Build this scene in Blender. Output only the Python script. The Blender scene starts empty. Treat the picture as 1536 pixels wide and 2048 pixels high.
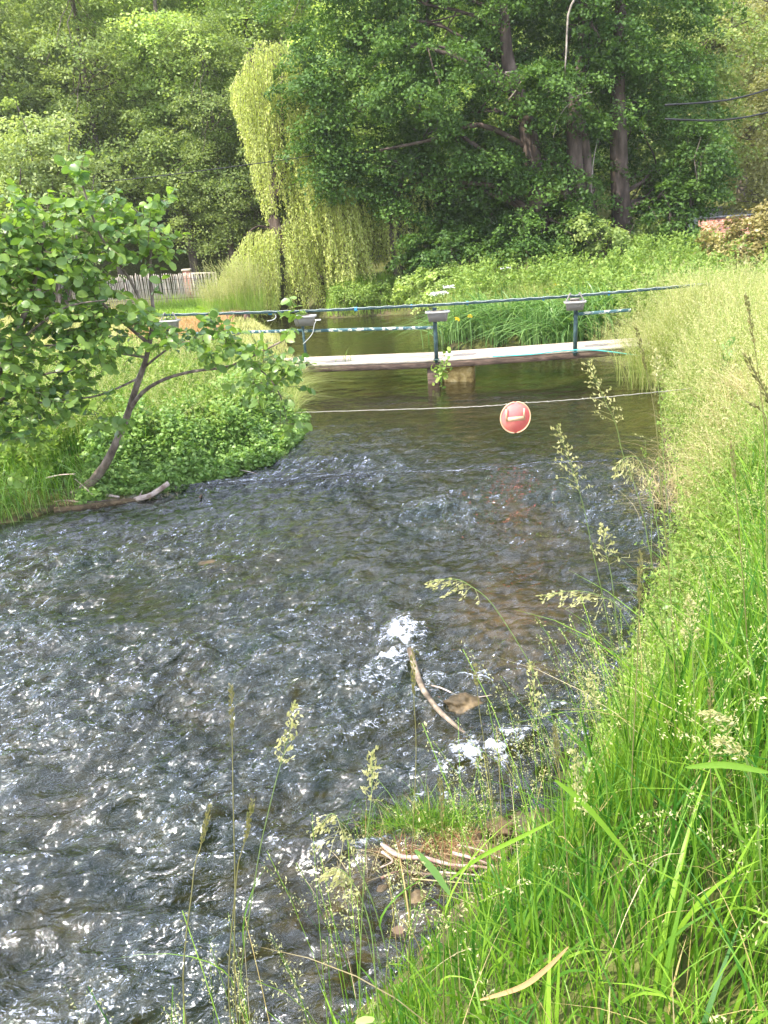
import bpy, math
import numpy as np
from math import radians as R
S = bpy.context.scene
COL = S.collection

# ------------------------------------------------------------------ camera, sky, sun, exposure
CAMH = 2.9; FPX = 1538.; PITCH = R(20.5); ROLL = R(4.0)
cam_d = bpy.data.cameras.new("camera"); cam = bpy.data.objects.new("camera", cam_d); COL.objects.link(cam)
cam.location = (0, 0, CAMH)
from mathutils import Matrix, Vector
cam.rotation_euler = (Matrix.Rotation(math.pi/2 - PITCH, 3, 'X') @ Matrix.Rotation(-ROLL, 3, 'Z')).to_euler()
cam_d.sensor_fit = 'VERTICAL'; cam_d.sensor_height = 32.0; cam_d.lens = 32.0*FPX/2048.
cam_d.clip_start = 0.05; cam_d.clip_end = 1500
S.camera = cam
SUN_AZ = R(238)        # compass direction of the sun, 0 = +Y, 90 = +X
SUN_EL = R(55)
W = bpy.data.worlds.new("World"); S.world = W; W.use_nodes = True
nt = W.node_tree; bg = nt.nodes['Background']
sky = nt.nodes.new('ShaderNodeTexSky'); sky.sky_type = 'NISHITA'; sky.sun_disc = False
sky.sun_elevation = SUN_EL; sky.sun_rotation = SUN_AZ; sky.air_density = 1.0; sky.dust_density = 1.5
wc = nt.nodes.new('ShaderNodeTexCoord'); wn = nt.nodes.new('ShaderNodeTexNoise')
wn.inputs['Scale'].default_value = 3.2; wn.inputs['Detail'].default_value = 6; wn.inputs['Roughness'].default_value = .6
wr = nt.nodes.new('ShaderNodeValToRGB'); wr.color_ramp.elements[0].position = .50; wr.color_ramp.elements[1].position = .60
wm = nt.nodes.new('ShaderNodeMix'); wm.data_type = 'RGBA'; wm.inputs[7].default_value = (24.0, 26.0, 33.0, 1)
nt.links.new(wc.outputs['Generated'], wn.inputs['Vector']); nt.links.new(wn.outputs['Fac'], wr.inputs['Fac'])
nt.links.new(wr.outputs['Color'], wm.inputs[0]); nt.links.new(sky.outputs[0], wm.inputs[6])
nt.links.new(wm.outputs[2], bg.inputs[0]); bg.inputs[1].default_value = 0.13
sd_ = bpy.data.lights.new("sun", 'SUN'); sd_.energy = 5.0; sd_.angle = R(0.6); sd_.color = (1, .94, .82)
sun = bpy.data.objects.new("sun", sd_); COL.objects.link(sun)
sv = Vector((math.sin(SUN_AZ)*math.cos(SUN_EL), math.cos(SUN_AZ)*math.cos(SUN_EL), math.sin(SUN_EL)))
sun.rotation_euler = sv.to_track_quat('Z', 'Y').to_euler()
S.view_settings.view_transform = 'Standard'; S.view_settings.look = 'None'
S.view_settings.exposure = 1.05; S.view_settings.gamma = 1
S.render.engine = 'CYCLES'
S.cycles.max_bounces = 8; S.cycles.transparent_max_bounces = 8; S.cycles.diffuse_bounces = 3

# ------------------------------------------------------------------ helpers
rng = np.random.default_rng(7)
def at(px, py, Y):
    """point at depth Y seen at this spot of the photograph (design aid)"""
    u = (px-768)/FPX; v = -(py-1024)/FPX
    c, s = math.cos(-ROLL), math.sin(-ROLL); u, v = u*c-v*s, u*s+v*c
    d = np.array([u, math.cos(PITCH)+v*math.sin(PITCH), -math.sin(PITCH)+v*math.cos(PITCH)])
    return d*(Y/d[1])+np.array([0, 0, CAMH])
def seen(P, m=1.15, mb=1.25):
    """which points lie inside the (widened) view"""
    d = P-np.array([0, 0, CAMH]); f = d[:, 1]*math.cos(PITCH)-d[:, 2]*math.sin(PITCH)
    v = d[:, 1]*math.sin(PITCH)+d[:, 2]*math.cos(PITCH); u = d[:, 0]
    f = np.maximum(f, .01)
    return (abs(u/f) < .5*m+.15) & (v/f < .70*m) & (v/f > -.67*mb-.1) & (d[:, 1]*math.cos(PITCH)-d[:, 2]*math.sin(PITCH) > .25)
class MB:
    def __init__(s): s.v = []; s.q = []; s.t = []; s.a = []; s.qm = []; s.n = 0
    def add(s, v, q=None, t=None, a=None, m=0):
        v = np.asarray(v, float).reshape(-1, 3)
        s.v.append(v)
        if q is not None and len(q): q = np.asarray(q).reshape(-1, 4)+s.n; s.q.append(q); s.qm.append(np.full(len(q), m))
        if t is not None and len(t): s.t.append(np.asarray(t).reshape(-1, 3)+s.n)
        s.a.append(np.full(len(v), .5) if a is None else (np.full(len(v), a) if np.isscalar(a) else a)); s.n += len(v)
    def build(s, name, mats, parent=None, smooth=False, extra=None):
        me = bpy.data.meshes.new(name)
        v = np.concatenate(s.v); q = np.concatenate(s.q) if s.q else np.zeros((0, 4), int); t = np.concatenate(s.t) if s.t else np.zeros((0, 3), int)
        me.vertices.add(len(v)); me.vertices.foreach_set('co', v.astype(np.float32).ravel())
        li = np.concatenate([q.ravel(), t.ravel()]).astype(np.int32)
        me.loops.add(len(li)); me.loops.foreach_set('vertex_index', li)
        me.polygons.add(len(q)+len(t))
        st = np.concatenate([np.arange(len(q))*4, len(q)*4+np.arange(len(t))*3]).astype(np.int32)
        me.polygons.foreach_set('loop_start', st)
        if not isinstance(mats, (list, tuple)): mats = [mats]
        for m in mats: me.materials.append(m)
        if len(mats) > 1:
            mi = np.concatenate(s.qm+[np.zeros(len(t), int)]).astype(np.int32); me.polygons.foreach_set('material_index', mi)
        me.update(calc_edges=True)
        at_ = me.attributes.new('rnd', 'FLOAT', 'POINT'); at_.data.foreach_set('value', np.concatenate(s.a).astype(np.float32))
        if extra:
            for k, arr in extra.items():
                x = me.attributes.new(k, 'FLOAT', 'POINT'); x.data.foreach_set('value', arr.astype(np.float32))
        if smooth: me.polygons.foreach_set('use_smooth', np.ones(len(q)+len(t), bool))
        o = bpy.data.objects.new(name, me); COL.objects.link(o)
        if parent is not None: o.parent = parent
        return o
def tag(o, label=None, cat=None, group=None, kind=None):
    for k, x in (('label', label), ('category', cat), ('group', group), ('kind', kind)):
        if x: o[k] = x
    return o
def empty(name, loc=(0, 0, 0), rz=0):
    o = bpy.data.objects.new(name, None); COL.objects.link(o); o.location = loc; o.rotation_euler = (0, 0, rz); return o
def kids(o): return [c for c in list(bpy.data.objects) if c.parent == o]
def copy_tree(o, parent=None, ch=None):
    c = o.copy(); COL.objects.link(c)
    if parent is not None: c.parent = parent
    for k in kids(o): copy_tree(k, c)
    return c
def nrm(v): return v/np.maximum(np.linalg.norm(v, axis=-1, keepdims=True), 1e-9)
def tube(mb, pts, rad, n=7, a=None, m=0, cap=True, wob=0):
    P = np.asarray(pts, float); k = len(P); rad = np.broadcast_to(rad, (k,)).astype(float)
    T = nrm(np.gradient(P, axis=0)); ref = np.array([0, 0, 1.]) if abs(T[0][2]) < .9 else np.array([1., 0, 0])
    A = nrm(np.cross(T, ref)); B = np.cross(T, A); th = np.arange(n)/n*2*math.pi
    rr = rad[:, None]*(1+wob*rng.standard_normal((k, n))) if wob else np.repeat(rad[:, None], n, 1)
    V = P[:, None, :]+rr[..., None]*(np.cos(th)[None, :, None]*A[:, None, :]+np.sin(th)[None, :, None]*B[:, None, :])
    i = np.arange(k-1)[:, None]*n; j = np.arange(n)[None, :]; j2 = (j+1) % n
    Q = np.stack([i+j, i+j2, i+n+j2, i+n+j], -1).reshape(-1, 4)
    V = V.reshape(-1, 3); t = []
    if cap:
        c0 = len(V); V = np.vstack([V, P[0], P[-1]]); jj = np.arange(n)
        t = np.vstack([np.stack([np.full(n, c0), (jj+1) % n, jj], -1), np.stack([np.full(n, c0+1), (k-1)*n+jj, (k-1)*n+(jj+1) % n], -1)])
    mb.add(V, Q, t, a, m)
def smooth_path(pts, n=8):
    P = np.asarray(pts, float); k = len(P); d = np.r_[0, np.cumsum(np.linalg.norm(np.diff(P, axis=0), axis=1))]
    if k < 3: return np.stack([np.interp(np.linspace(0, d[-1], n), d, P[:, i]) for i in range(3)], -1)
    out = []
    for i in range(k-1):
        p0 = P[max(i-1, 0)]; p1 = P[i]; p2 = P[i+1]; p3 = P[min(i+2, k-1)]; m = max(2, n//(k-1)+1)
        for t in np.linspace(0, 1, m, endpoint=False):
            out.append(.5*((2*p1)+(-p0+p2)*t+(2*p0-5*p1+4*p2-p3)*t*t+(-p0+3*p1-3*p2+p3)*t**3))
    out.append(P[-1]); return np.array(out)
def box(mb, c, s, rz=0, bev=0, m=0, a=None, ax=None):
    """bevelled box centred at c with size s"""
    hx, hy, hz = np.array(s)/2; b = min(bev, hx*.9, hy*.9, hz*.9) if bev else 0
    if b:
        lv = []
        for z, i in ((-hz, b), (-hz+b, 0), (hz-b, 0), (hz, b)):
            x, y = hx-i, hy-i; c2 = b
            lv.append([(x, y-c2, z), (x-c2, y, z), (-x+c2, y, z), (-x, y-c2, z), (-x, -y+c2, z), (-x+c2, -y, z), (x-c2, -y, z), (x, -y+c2, z)])
        V = np.array(lv).reshape(-1, 3); Q = [(l*8+j, l*8+(j+1) % 8, l*8+8+(j+1) % 8, l*8+8+j) for l in range(3) for j in range(8)]
        Q += [(3, 2, 1, 0), (7, 4, 3, 0), (7, 6, 5, 4), (24, 25, 26, 27), (24, 27, 28, 31), (28, 29, 30, 31)]
    else:
        V = np.array([(x, y, z) for z in (-hz, hz) for x, y in ((-hx, -hy), (hx, -hy), (hx, hy), (-hx, hy))])
        Q = [(3, 2, 1, 0), (4, 5, 6, 7), (0, 1, 5, 4), (1, 2, 6, 5), (2, 3, 7, 6), (3, 0, 4, 7)]
    if ax is not None:
        X = nrm(np.array(ax, float)); Yv = nrm(np.cross([0, 0, 1], X)); Z = np.cross(X, Yv); V = V@np.stack([X, Yv, Z])
    elif rz:
        cc, ss = math.cos(rz), math.sin(rz); V = V@np.array([[cc, ss, 0], [-ss, cc, 0], [0, 0, 1]])
    mb.add(V+np.array(c, float), Q, None, a, m)
# ---- numpy gradient noise
_perm = rng.permutation(256); _perm = np.r_[_perm, _perm]; _g = rng.uniform(0, 2*math.pi, 256); _gx, _gy = np.cos(_g), np.sin(_g)
def noise(x, y):
    xi = np.floor(x).astype(int); yi = np.floor(y).astype(int); xf = x-xi; yf = y-yi; xi &= 255; yi &= 255
    u = xf*xf*xf*(xf*(xf*6-15)+10); v = yf*yf*yf*(yf*(yf*6-15)+10)
    def gd(ix, iy, dx, dy): h = _perm[_perm[ix & 255]+(iy & 255)]; return _gx[h]*dx+_gy[h]*dy
    a = gd(xi, yi, xf, yf); b = gd(xi+1, yi, xf-1, yf); c = gd(xi, yi+1, xf, yf-1); d = gd(xi+1, yi+1, xf-1, yf-1)
    return ((a*(1-u)+b*u)*(1-v)+(c*(1-u)+d*u)*v)*1.5
def fbm(x, y, o=4, g=.5):
    s = 0; a = 1
    for i in range(o): s = s+a*noise(x+17.3*i, y-9.1*i); x = x*2.03; y = y*2.03; a *= g
    return s
def sstep(a, b, x): t = np.clip((x-a)/(b-a), 0, 1); return t*t*(3-2*t)

# ------------------------------------------------------------------ materials
def mat(name):
    m = bpy.data.materials.new(name); m.use_nodes = True; n = m.node_tree; n.nodes.clear()
    o = n.nodes.new('ShaderNodeOutputMaterial'); return m, n, o
def N(n, t, **k):
    x = n.nodes.new('ShaderNode'+t)
    for kk, v in k.items():
        if kk in x.inputs: x.inputs[kk].default_value = v
        else: setattr(x, kk, v)
    return x
def leafmat(name, c1, c2, trans=.35, rough=.45, spec=.35, tr=(1.25, 1.3, .6), objvar=.25, dry=None):
    m, n, o = mat(name); L = n.links.new
    at_ = N(n, 'Attribute', attribute_name='rnd'); rp = N(n, 'ValToRGB'); e = rp.color_ramp.elements
    e[0].color = (*c1, 1); e[1].color = (*c2, 1)
    if dry:
        e[1].position = .93; x = e.new(.97); x.color = (*dry, 1)
    L(at_.outputs['Fac'], rp.inputs['Fac'])
    oi = N(n, 'ObjectInfo'); hs = N(n, 'HueSaturation'); mr = N(n, 'MapRange'); mr.inputs[3].default_value = 1-objvar; mr.inputs[4].default_value = 1+objvar
    L(oi.outputs['Random'], mr.inputs[0]); L(mr.outputs[0], hs.inputs['Value']); L(rp.outputs[0], hs.inputs['Color'])
    p = N(n, 'BsdfPrincipled', Roughness=rough); p.inputs['Specular IOR Level'].default_value = spec
    L(hs.outputs[0], p.inputs['Base Color'])
    t = N(n, 'BsdfTranslucent'); mu = N(n, 'Mix', data_type='RGBA', blend_type='MULTIPLY'); mu.inputs[0].default_value = 1; mu.inputs[7].default_value = (*tr, 1)
    L(hs.outputs[0], mu.inputs[6]); L(mu.outputs[2], t.inputs[0])
    mx = N(n, 'MixShader'); mx.inputs[0].default_value = trans; L(p.outputs[0], mx.inputs[1]); L(t.outputs[0], mx.inputs[2]); L(mx.outputs[0], o.inputs[0])
    return m
def noisemat(name, cols, scale=5, rough=.8, bump=.0, detail=6, stretch=(1, 1, 1), pos=None, metallic=0, spec=.3, bscale=None, coord='Object'):
    m, n, o = mat(name); L = n.links.new
    tc = N(n, 'TexCoord'); mp = N(n, 'Mapping'); mp.inputs['Scale'].default_value = stretch; L(tc.outputs[coord], mp.inputs[0])
    no = N(n, 'TexNoise', Scale=scale, Detail=detail, Roughness=.6); L(mp.outputs[0], no.inputs['Vector'])
    rp = N(n, 'ValToRGB'); e = rp.color_ramp.elements
    pos = pos or list(np.linspace(.3, .7, len(cols)))
    e[0].position = pos[0]; e[0].color = (*cols[0], 1); e[1].position = pos[-1]; e[1].color = (*cols[-1], 1)
    for p_, c in zip(pos[1:-1], cols[1:-1]): x = e.new(p_); x.color = (*c, 1)
    L(no.outputs['Fac'], rp.inputs[0]); p = N(n, 'BsdfPrincipled', Roughness=rough, Metallic=metallic); p.inputs['Specular IOR Level'].default_value = spec
    L(rp.outputs[0], p.inputs['Base Color']); L(p.outputs[0], o.inputs[0])
    if bump:
        n2 = N(n, 'TexNoise', Scale=bscale or scale*3, Detail=5); L(mp.outputs[0], n2.inputs['Vector'])
        b = N(n, 'Bump', Strength=.8, Distance=bump); L(n2.outputs['Fac'], b.inputs['Height']); L(b.outputs[0], p.inputs['Normal'])
    return m
M = {}
M['forest'] = leafmat('forest_leaf', (.18, .27, .075), (.47, .55, .19), .44, .5, .25, objvar=.3)
M['forest_pale'] = leafmat('pale_forest_leaf', (.22, .29, .10), (.42, .47, .20), .40, .5, .25)
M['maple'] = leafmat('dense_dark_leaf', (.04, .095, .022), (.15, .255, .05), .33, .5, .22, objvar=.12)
M['willow'] = leafmat('willow_leaf', (.38, .44, .11), (.70, .72, .28), .45, .5, .3, objvar=0)
M['alder'] = leafmat('alder_leaf', (.055, .13, .045), (.30, .42, .09), .42, .36, .5, objvar=0, tr=(1.4, 1.5, .5))
M['cress'] = leafmat('cress_leaf', (.13, .26, .055), (.38, .52, .16), .36, .4, .4, objvar=0)
M['nettle'] = leafmat('nettle_leaf', (.12, .22, .04), (.34, .44, .10), .35, .5, .25, objvar=0)
M['hedge'] = leafmat('hedge_leaf', (.12, .10, .03), (.40, .34, .12), .25, .4, .4, objvar=0)
M['grass'] = leafmat('green_grass', (.045, .15, .016), (.27, .44, .045), .42, .42, .3, objvar=0, dry=(.55, .42, .18), tr=(1.15, 1.25, .45))
M['grass_pale'] = leafmat('pale_grass', (.16, .26, .045), (.56, .57, .22), .4, .5, .25, objvar=0, dry=(.6, .5, .28))
M['seed'] = leafmat('seed_head', (.36, .36, .14), (.62, .58, .32), .35, .6, .2, objvar=0)
M['seed_dark'] = leafmat('dark_seed_head', (.14, .15, .05), (.28, .24, .10), .25, .6, .2, objvar=.1)
M['stem'] = leafmat('stalk_green', (.12, .20, .05), (.25, .32, .09), .2, .5, .3, objvar=.2)
M['root'] = leafmat('dead_root', (.14, .06, .03), (.42, .24, .12), .2, .6, .2, objvar=0)
M['straw'] = leafmat('straw', (.34, .26, .12), (.62, .52, .30), .2, .6, .2, objvar=0)
M['lawn'] = leafmat('sunny_short_grass', (.45, .46, .16), (.68, .62, .28), .3, .6, .2, objvar=0)
M['lawn_green'] = leafmat('green_short_grass', (.22, .40, .06), (.42, .55, .10), .35, .6, .2, objvar=0)
M['rusty_grass'] = leafmat('rusty_dry_grass', (.50, .27, .12), (.66, .42, .22), .3, .6, .2, objvar=0)
M['iris'] = leafmat('iris_leaf', (.07, .18, .04), (.30, .46, .14), .3, .38, .5, objvar=0)
M['yellow'] = leafmat('yellow_petal', (.80, .55, .03), (.85, .65, .05), .3, .5, .2, objvar=0)
M['white_petal'] = leafmat('white_petal', (.75, .78, .66), (.85, .85, .78), .3, .6, .2, objvar=0, tr=(1, 1, 1))
M['bark'] = noisemat('bark', [(.045, .035, .028), (.13, .10, .08), (.22, .18, .15)], 6, .9, .03, stretch=(1, 1, .25))
M['bark_red'] = noisemat('reddish_bark', [(.03, .022, .016), (.085, .06, .045), (.17, .125, .10)], 5, .9, .03, stretch=(1, 1, .3))
M['bark_alder'] = noisemat('young_bark', [(.06, .045, .035), (.17, .13, .10), (.30, .24, .20)], 14, .75, .006, stretch=(1, 1, .5))
M['twig'] = noisemat('twig', [(.10, .08, .04), (.22, .2, .1)], 9, .8)
M['deadwood'] = noisemat('dead_wood', [(.20, .13, .10), (.46, .36, .30), (.66, .56, .50)], 9, .8, .004, stretch=(1, 1, 1))
M['dead_limb'] = noisemat('bleached_limb', [(.12, .10, .08), (.28, .24, .19), (.42, .37, .30)], 6, .85)
M['deadwood_pink'] = noisemat('bare_pinkish_stick', [(.20, .11, .09), (.42, .27, .24), (.56, .42, .38)], 14, .7, .002)
M['dirt'] = noisemat('dirt', [(.05, .035, .02), (.13, .09, .05), (.22, .15, .09)], 9, .95, .02)
M['wet_wood'] = noisemat('wet_wood', [(.06, .045, .03), (.22, .17, .12), (.40, .33, .25)], 12, .5, .004)
M['stone'] = noisemat('mossy_stone', [(.03, .025, .012), (.09, .065, .035), (.24, .17, .09)], 9, .6, .015)

# ------------------------------------------------------------------ river outline and terrain
LE = np.array([(-13, -9), (-9.5, -3), (-8.2, 1), (-7.2, 4), (-6.2, 6.2), (-5.2, 7.5), (-4.27, 8.04), (-3.95, 8.5), (-3.28, 8.95), (-2.3, 9.2), (-1.6, 9.95), (-1.32, 10.9), (-1.3, 12.3), (-1.42, 13.9), (-1.6, 16.7),
               (-2.1, 20), (-2.6, 22.6), (-3.5, 25), (-4.1, 28), (-4.4, 31), (-5, 37)], float)
RE = np.array([(-9, -9), (-5, -3), (-2.6, 0), (-1.3, 1.1), (-.35, 2.0), (.16, 2.53), (.6, 2.91), (.95, 3.23), (1.32, 3.85), (1.72, 4.67), (2.2, 5.56), (2.8, 6.73), (3.25, 8.16), (3.8, 9.95), (4.6, 12.0), (4.78, 13.4),
               (4.85, 15.2), (3.9, 16.5), (1.9, 18.4), (1.55, 20.5), (1.8, 23), (1.9, 25.2), (1.2, 26.4), (-1.4, 27.0), (-2.2, 28.2), (-2.4, 31), (-2.9, 37)], float)
def _dist(P, line):
    a = line[:-1]; b = line[1:]; ab = b-a; out = np.full(len(P), 1e9)
    for i in range(len(a)):
        t = np.clip(((P-a[i])@ab[i])/(ab[i]@ab[i]), 0, 1); out = np.minimum(out, np.linalg.norm(P-(a[i]+t[:, None]*ab[i]), axis=1))
    return out
_poly = np.vstack([LE, RE[::-1]])
def _inside(P):
    c = np.zeros(len(P), bool); n = len(_poly); j = n-1; x, y = P[:, 0], P[:, 1]
    for i in range(n):
        xi, yi = _poly[i]; xj, yj = _poly[j]
        k = ((yi > y) != (yj > y))
        c ^= k & (x < (xj-xi)*(y-yi)/((yj-yi) if yj != yi else 1e-9)+xi); j = i
    return c
def ground(P, full=False):
    P = np.asarray(P, float).reshape(-1, 2); x, y = P[:, 0], P[:, 1]
    dl = _dist(P, LE); dr = _dist(P, RE); ins = _inside(P); d = np.minimum(dl, dr); left = dl < dr
    nz = fbm(x*.6, y*.6, 3)
    hr = np.interp(y, [-6, 2, 4, 8, 13, 18, 24, 30], [1.3, 1.2, .95, .7, .55, .5, .7, .9]); hl = np.interp(y, [0, 8, 12, 16, 30], [.45, .3, .35, .5, .55])
    wr_ = np.interp(y, [0, 3, 6, 12, 18], [1.25, 1.0, .7, .5, 1.2]); wl = np.interp(y, [8, 12, 20], [1.3, 1.0, .8])
    h = np.where(left, hl*(sstep(0, 1, d/wl)*.85+.15), hr*(sstep(-.15, 1, d/wr_)))+.04*np.minimum(d, np.where(left, 30, 9))*np.where(left, .35, 1.3)+nz*.05*np.minimum(d, 1)-(.95*sstep(9.5, 12, x)*sstep(21.5, 26, y)+.5*sstep(11.5, 14.5, x)*sstep(28, 32, y))*(~left)
    hill = np.maximum(0, y-37+np.minimum(0, x+4)*.25)*.42; h = h+np.minimum(hill, 26)*sstep(30, 42, y)
    # patches of the bed that come near the surface
    bed = -(.10+.34*sstep(0, 1.4, d))+.05*nz
    for bx, by, br, bh in ((.95, 5.5, .75, .27), (.05, 2.75, .55, .22), (.45, 4.15, .45, .17), (-.8, 12.0, .9, .12), (.9, 3.1, .5, .16)):
        bed = bed+bh*np.exp(-(((x-bx)/br)**2+((y-by)/br)**2))
    z = np.where(ins, np.minimum(bed, -.03), h)
    if full: return z, np.where(ins, -d, d), left
    return z
def gz(x, y): return float(ground([(x, y)])[0])
def grid(xs, ys):
    X, Y = np.meshgrid(xs, ys); nx, ny = len(xs), len(ys); i = (np.arange(ny-1)[:, None]*nx+np.arange(nx-1)[None, :]).ravel()
    return np.stack([X.ravel(), Y.ravel()], -1), np.stack([i, i+1, i+nx+1, i+nx], -1)
xs = np.unique(np.r_[np.linspace(-180, -14, 34), np.arange(-14, -6, .5), np.arange(-6, 7, .13), np.arange(7, 18, .5), np.linspace(18, 180, 34)])
ys = np.unique(np.r_[np.linspace(-60, -3, 14), np.arange(-3, 20, .13), np.arange(20, 34, .35), np.linspace(34, 90, 40), np.linspace(95, 260, 20)])
P2, Q = grid(xs, ys); zz, sdv, lf = ground(P2, True)
mg, n, o = mat('earth_and_turf'); L = n.links.new
at_ = N(n, 'Attribute', attribute_name='rnd'); tc = N(n, 'TexCoord')
n1 = N(n, 'TexNoise', Scale=9, Detail=8, Roughness=.65); L(tc.outputs['Object'], n1.inputs[0]); n2 = N(n, 'TexVoronoi', Scale=11); L(tc.outputs['Object'], n2.inputs[0])
ra = N(n, 'ValToRGB'); e = ra.color_ramp.elements; e[0].position = .33; e[0].color = (.045, .05, .015, 1); e[1].position = .7; e[1].color = (.16, .17, .05, 1); L(n1.outputs[0], ra.inputs[0])
rb = N(n, 'ValToRGB'); e = rb.color_ramp.elements; e[0].position = .36; e[0].color = (.02, .03, .012, 1); e[1].position = .74; e[1].color = (.17, .125, .075, 1)
x_ = e.new(.52); x_.color = (.075, .065, .03, 1)
n3 = N(n, 'TexNoise', Scale=2.2, Detail=9, Roughness=.7); L(tc.outputs['Object'], n3.inputs[0]); L(n3.outputs[0], rb.inputs[0])
mx = N(n, 'Mix', data_type='RGBA'); L(at_.outputs['Fac'], mx.inputs[0]); L(ra.outputs[0], mx.inputs[6]); L(rb.outputs[0], mx.inputs[7])
ga = N(n, 'Attribute', attribute_name='gravel'); mx2 = N(n, 'Mix', data_type='RGBA'); mx2.inputs[7].default_value = (.36, .22, .17, 1); L(ga.outputs['Fac'], mx2.inputs[0]); L(mx.outputs[2], mx2.inputs[6]); p = N(n, 'BsdfPrincipled', Roughness=.85); p.inputs['Specular IOR Level'].default_value = .15; L(mx2.outputs[2], p.inputs['Base Color']); bp = N(n, 'Bump', Strength=.7, Distance=.04); L(n2.outputs[0], bp.inputs['Height']); L(bp.outputs[0], p.inputs['Normal']); L(p.outputs[0], o.inputs[0])
g = MB(); g.add(np.c_[P2, zz], Q, None, np.where(sdv < .12, 1., 0.)); gravel = .85*np.exp(-(((P2[:, 0]-1.0)/.48)**2+((P2[:, 1]-5.7)/.95)**2)**1.5)+.35*np.exp(-(((P2[:, 0]-1.6)/.6)**2+((P2[:, 1]-8.0)/1.2)**2)**1.5)+.5*np.exp(-(((P2[:, 0]+.2)/.5)**2+((P2[:, 1]-2.75)/.4)**2)**2); tag(g.build('ground', mg, smooth=True, extra={'gravel': np.clip(gravel*(.8+.5*fbm(P2[:, 0]*3, P2[:, 1]*3, 3)), 0, 1)}), kind='structure')

# ------------------------------------------------------------------ water
rows = np.r_[np.exp(np.linspace(math.log(1.1), math.log(36.5), 640))]; rows = np.r_[np.linspace(-9, 1.05, 40), rows]
cols = np.linspace(-1, 1, 520)
V = []; rx_l = np.interp(rows, LE[:, 1], LE[:, 0]); rx_r = np.interp(rows, RE[:, 1], RE[:, 0])
s_ = (cols+1)/2
# graph over y: widen to both banks, hidden by the ground where it overlaps
xl = np.minimum(rx_l, np.interp(rows, [0, 3, 9], [-9, -7.5, -5]))-.5; xl = np.where(rows > 9, rx_l-.7, np.minimum(xl, rx_l-.5)); xr = rx_r+.6

X = xl[:, None]+(xr-xl)[:, None]*s_[None, :]; Y = np.repeat(rows[:, None], len(cols), 1); nr, nc = X.shape
x, y = X.ravel(), Y.ravel()
rough = sstep(12.5, 8.5, y+.5*x)*1.0+.0     # riffle below the calm pool
rough = rough*(.5+.6*sstep(-.45, .35, fbm(x*.55+3, y*.55, 3)))
fx = x*.93+y*.36; fy = -x*.36+y*.93
warp = .25*fbm(fx*1.1, fy*1.1, 2)
def ridge(a, b, o=3): return (1-2*np.abs(fbm(a, b, o)))
near = sstep(5.5, 2.5, y); w = (.046+.03*near)*fbm(fx*1.2+warp, fy*2.6+warp, 3)+near*.05*ridge(fx*1.3+warp*2, fy*3.2-warp, 2)+.030*ridge(fx*3.0+warp, fy*5.0-warp, 2)+(.017-.006*near)*ridge(fx*7.5+warp, fy*12-warp, 2)+(.007-.004*near)*ridge(fx*19, fy*28, 2)
calm = .007*fbm(x*1.3, y*3.6, 3)+.004*ridge(x*4, y*10, 2)
z = w*rough*1.1+calm*1.2*(1-.6*rough)
foam = np.zeros(len(x)); shoalw = np.exp(-(((x-1.0)/.8)**2+((y-5.5)/1.2)**2)); z = z*(1-.55*shoalw); rough = rough*(1-.6*shoalw)
for fx0, fy0, rx_, ry_, am in ((.06, 5.05, .15, .42, 1.5), (.02, 4.75, .22, .16, 1.5), (-.12, 4.4, .12, .4, .8), (.50, 3.62, .22, .12, 1.6), (.70, 3.74, .2, .10, 1.5), (.28, 3.46, .14, .06, 1.1), (.1, 3.3, .3, .05, .7), (.1, 4.9, .5, .9, .55), (.5, 3.6, .55, .35, .6), (-.1, 3.9, .5, .5, .4), (.85, 3.9, .35, .3, .5), (-.35, 3.0, .5, .12, .55), (-1.6, 1.9, .5, .4, .6), (-2.3, 3.0, .6, .5, .35), (-1.6, 4.6, .35, .2, .35), (-.15, 5.5, .25, .5, .5), (-.5, 2.6, .3, .12, .3), (-1.3, 2.2, .5, .15, .3), (.55, 4.4, .3, .1, .5), (-1.0, 9.7, .7, .35, .45), (.2, 13.0, 1.1, .4, .5), (.4, 10.6, 1.2, .7, .25), (2.2, 12.9, .9, .35, .5), (-.3, 8.3, 1.6, 1.0, .3), (2.0, 6.9, .5, .8, .3), (1.0, 4.45, .2, .1, .5)):
    b = np.exp(-(((x-fx0)/rx_)**2+((y-fy0)/ry_)**2)); foam = np.maximum(foam, am*b); z = z+.05*b*am*(am > .7)*(.5+.5*noise(x*18, y*18))
# the standing rolls where the current folds over the shallow sill
z += .030*np.exp(-((y-(3.05-.28*(x+.5)))/.13)**2)*sstep(-2.2, -1, x)*sstep(.6, .0, x)+.022*np.exp(-((y-(2.55-.22*(x+.8)))/.10)**2)*sstep(-2.4, -1.2, x)*sstep(.1, -.5, x)
crest = sstep(.35, 1.1, (w*rough)/.05)
foam = np.clip(foam*(.75+.6*fbm(x*9, y*9, 3))+(.03+crest*.38)*rough, 0, 1.5)
i = (np.arange(nr-1)[:, None]*nc+np.arange(nc-1)[None, :]).ravel(); Qw = np.stack([i, i+1, i+nc+1, i+nc], -1)
mw, n, o = mat('river_water'); L = n.links.new
tc = N(n, 'TexCoord'); mp = N(n, 'Mapping'); mp.inputs['Rotation'].default_value = (0, 0, R(20)); mp.inputs['Scale'].default_value = (.62, 1.15, 1); L(tc.outputs['Object'], mp.inputs[0])
ra = N(n, 'Attribute', attribute_name='rnd'); fa = N(n, 'Attribute', attribute_name='foam')
b1 = N(n, 'TexNoise', Scale=7.5, Detail=4, Roughness=.6, Distortion=.8); L(mp.outputs[0], b1.inputs[0])
b2 = N(n, 'TexNoise', Scale=34, Detail=3, Roughness=.55, Distortion=.5); L(mp.outputs[0], b2.inputs[0])
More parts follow.
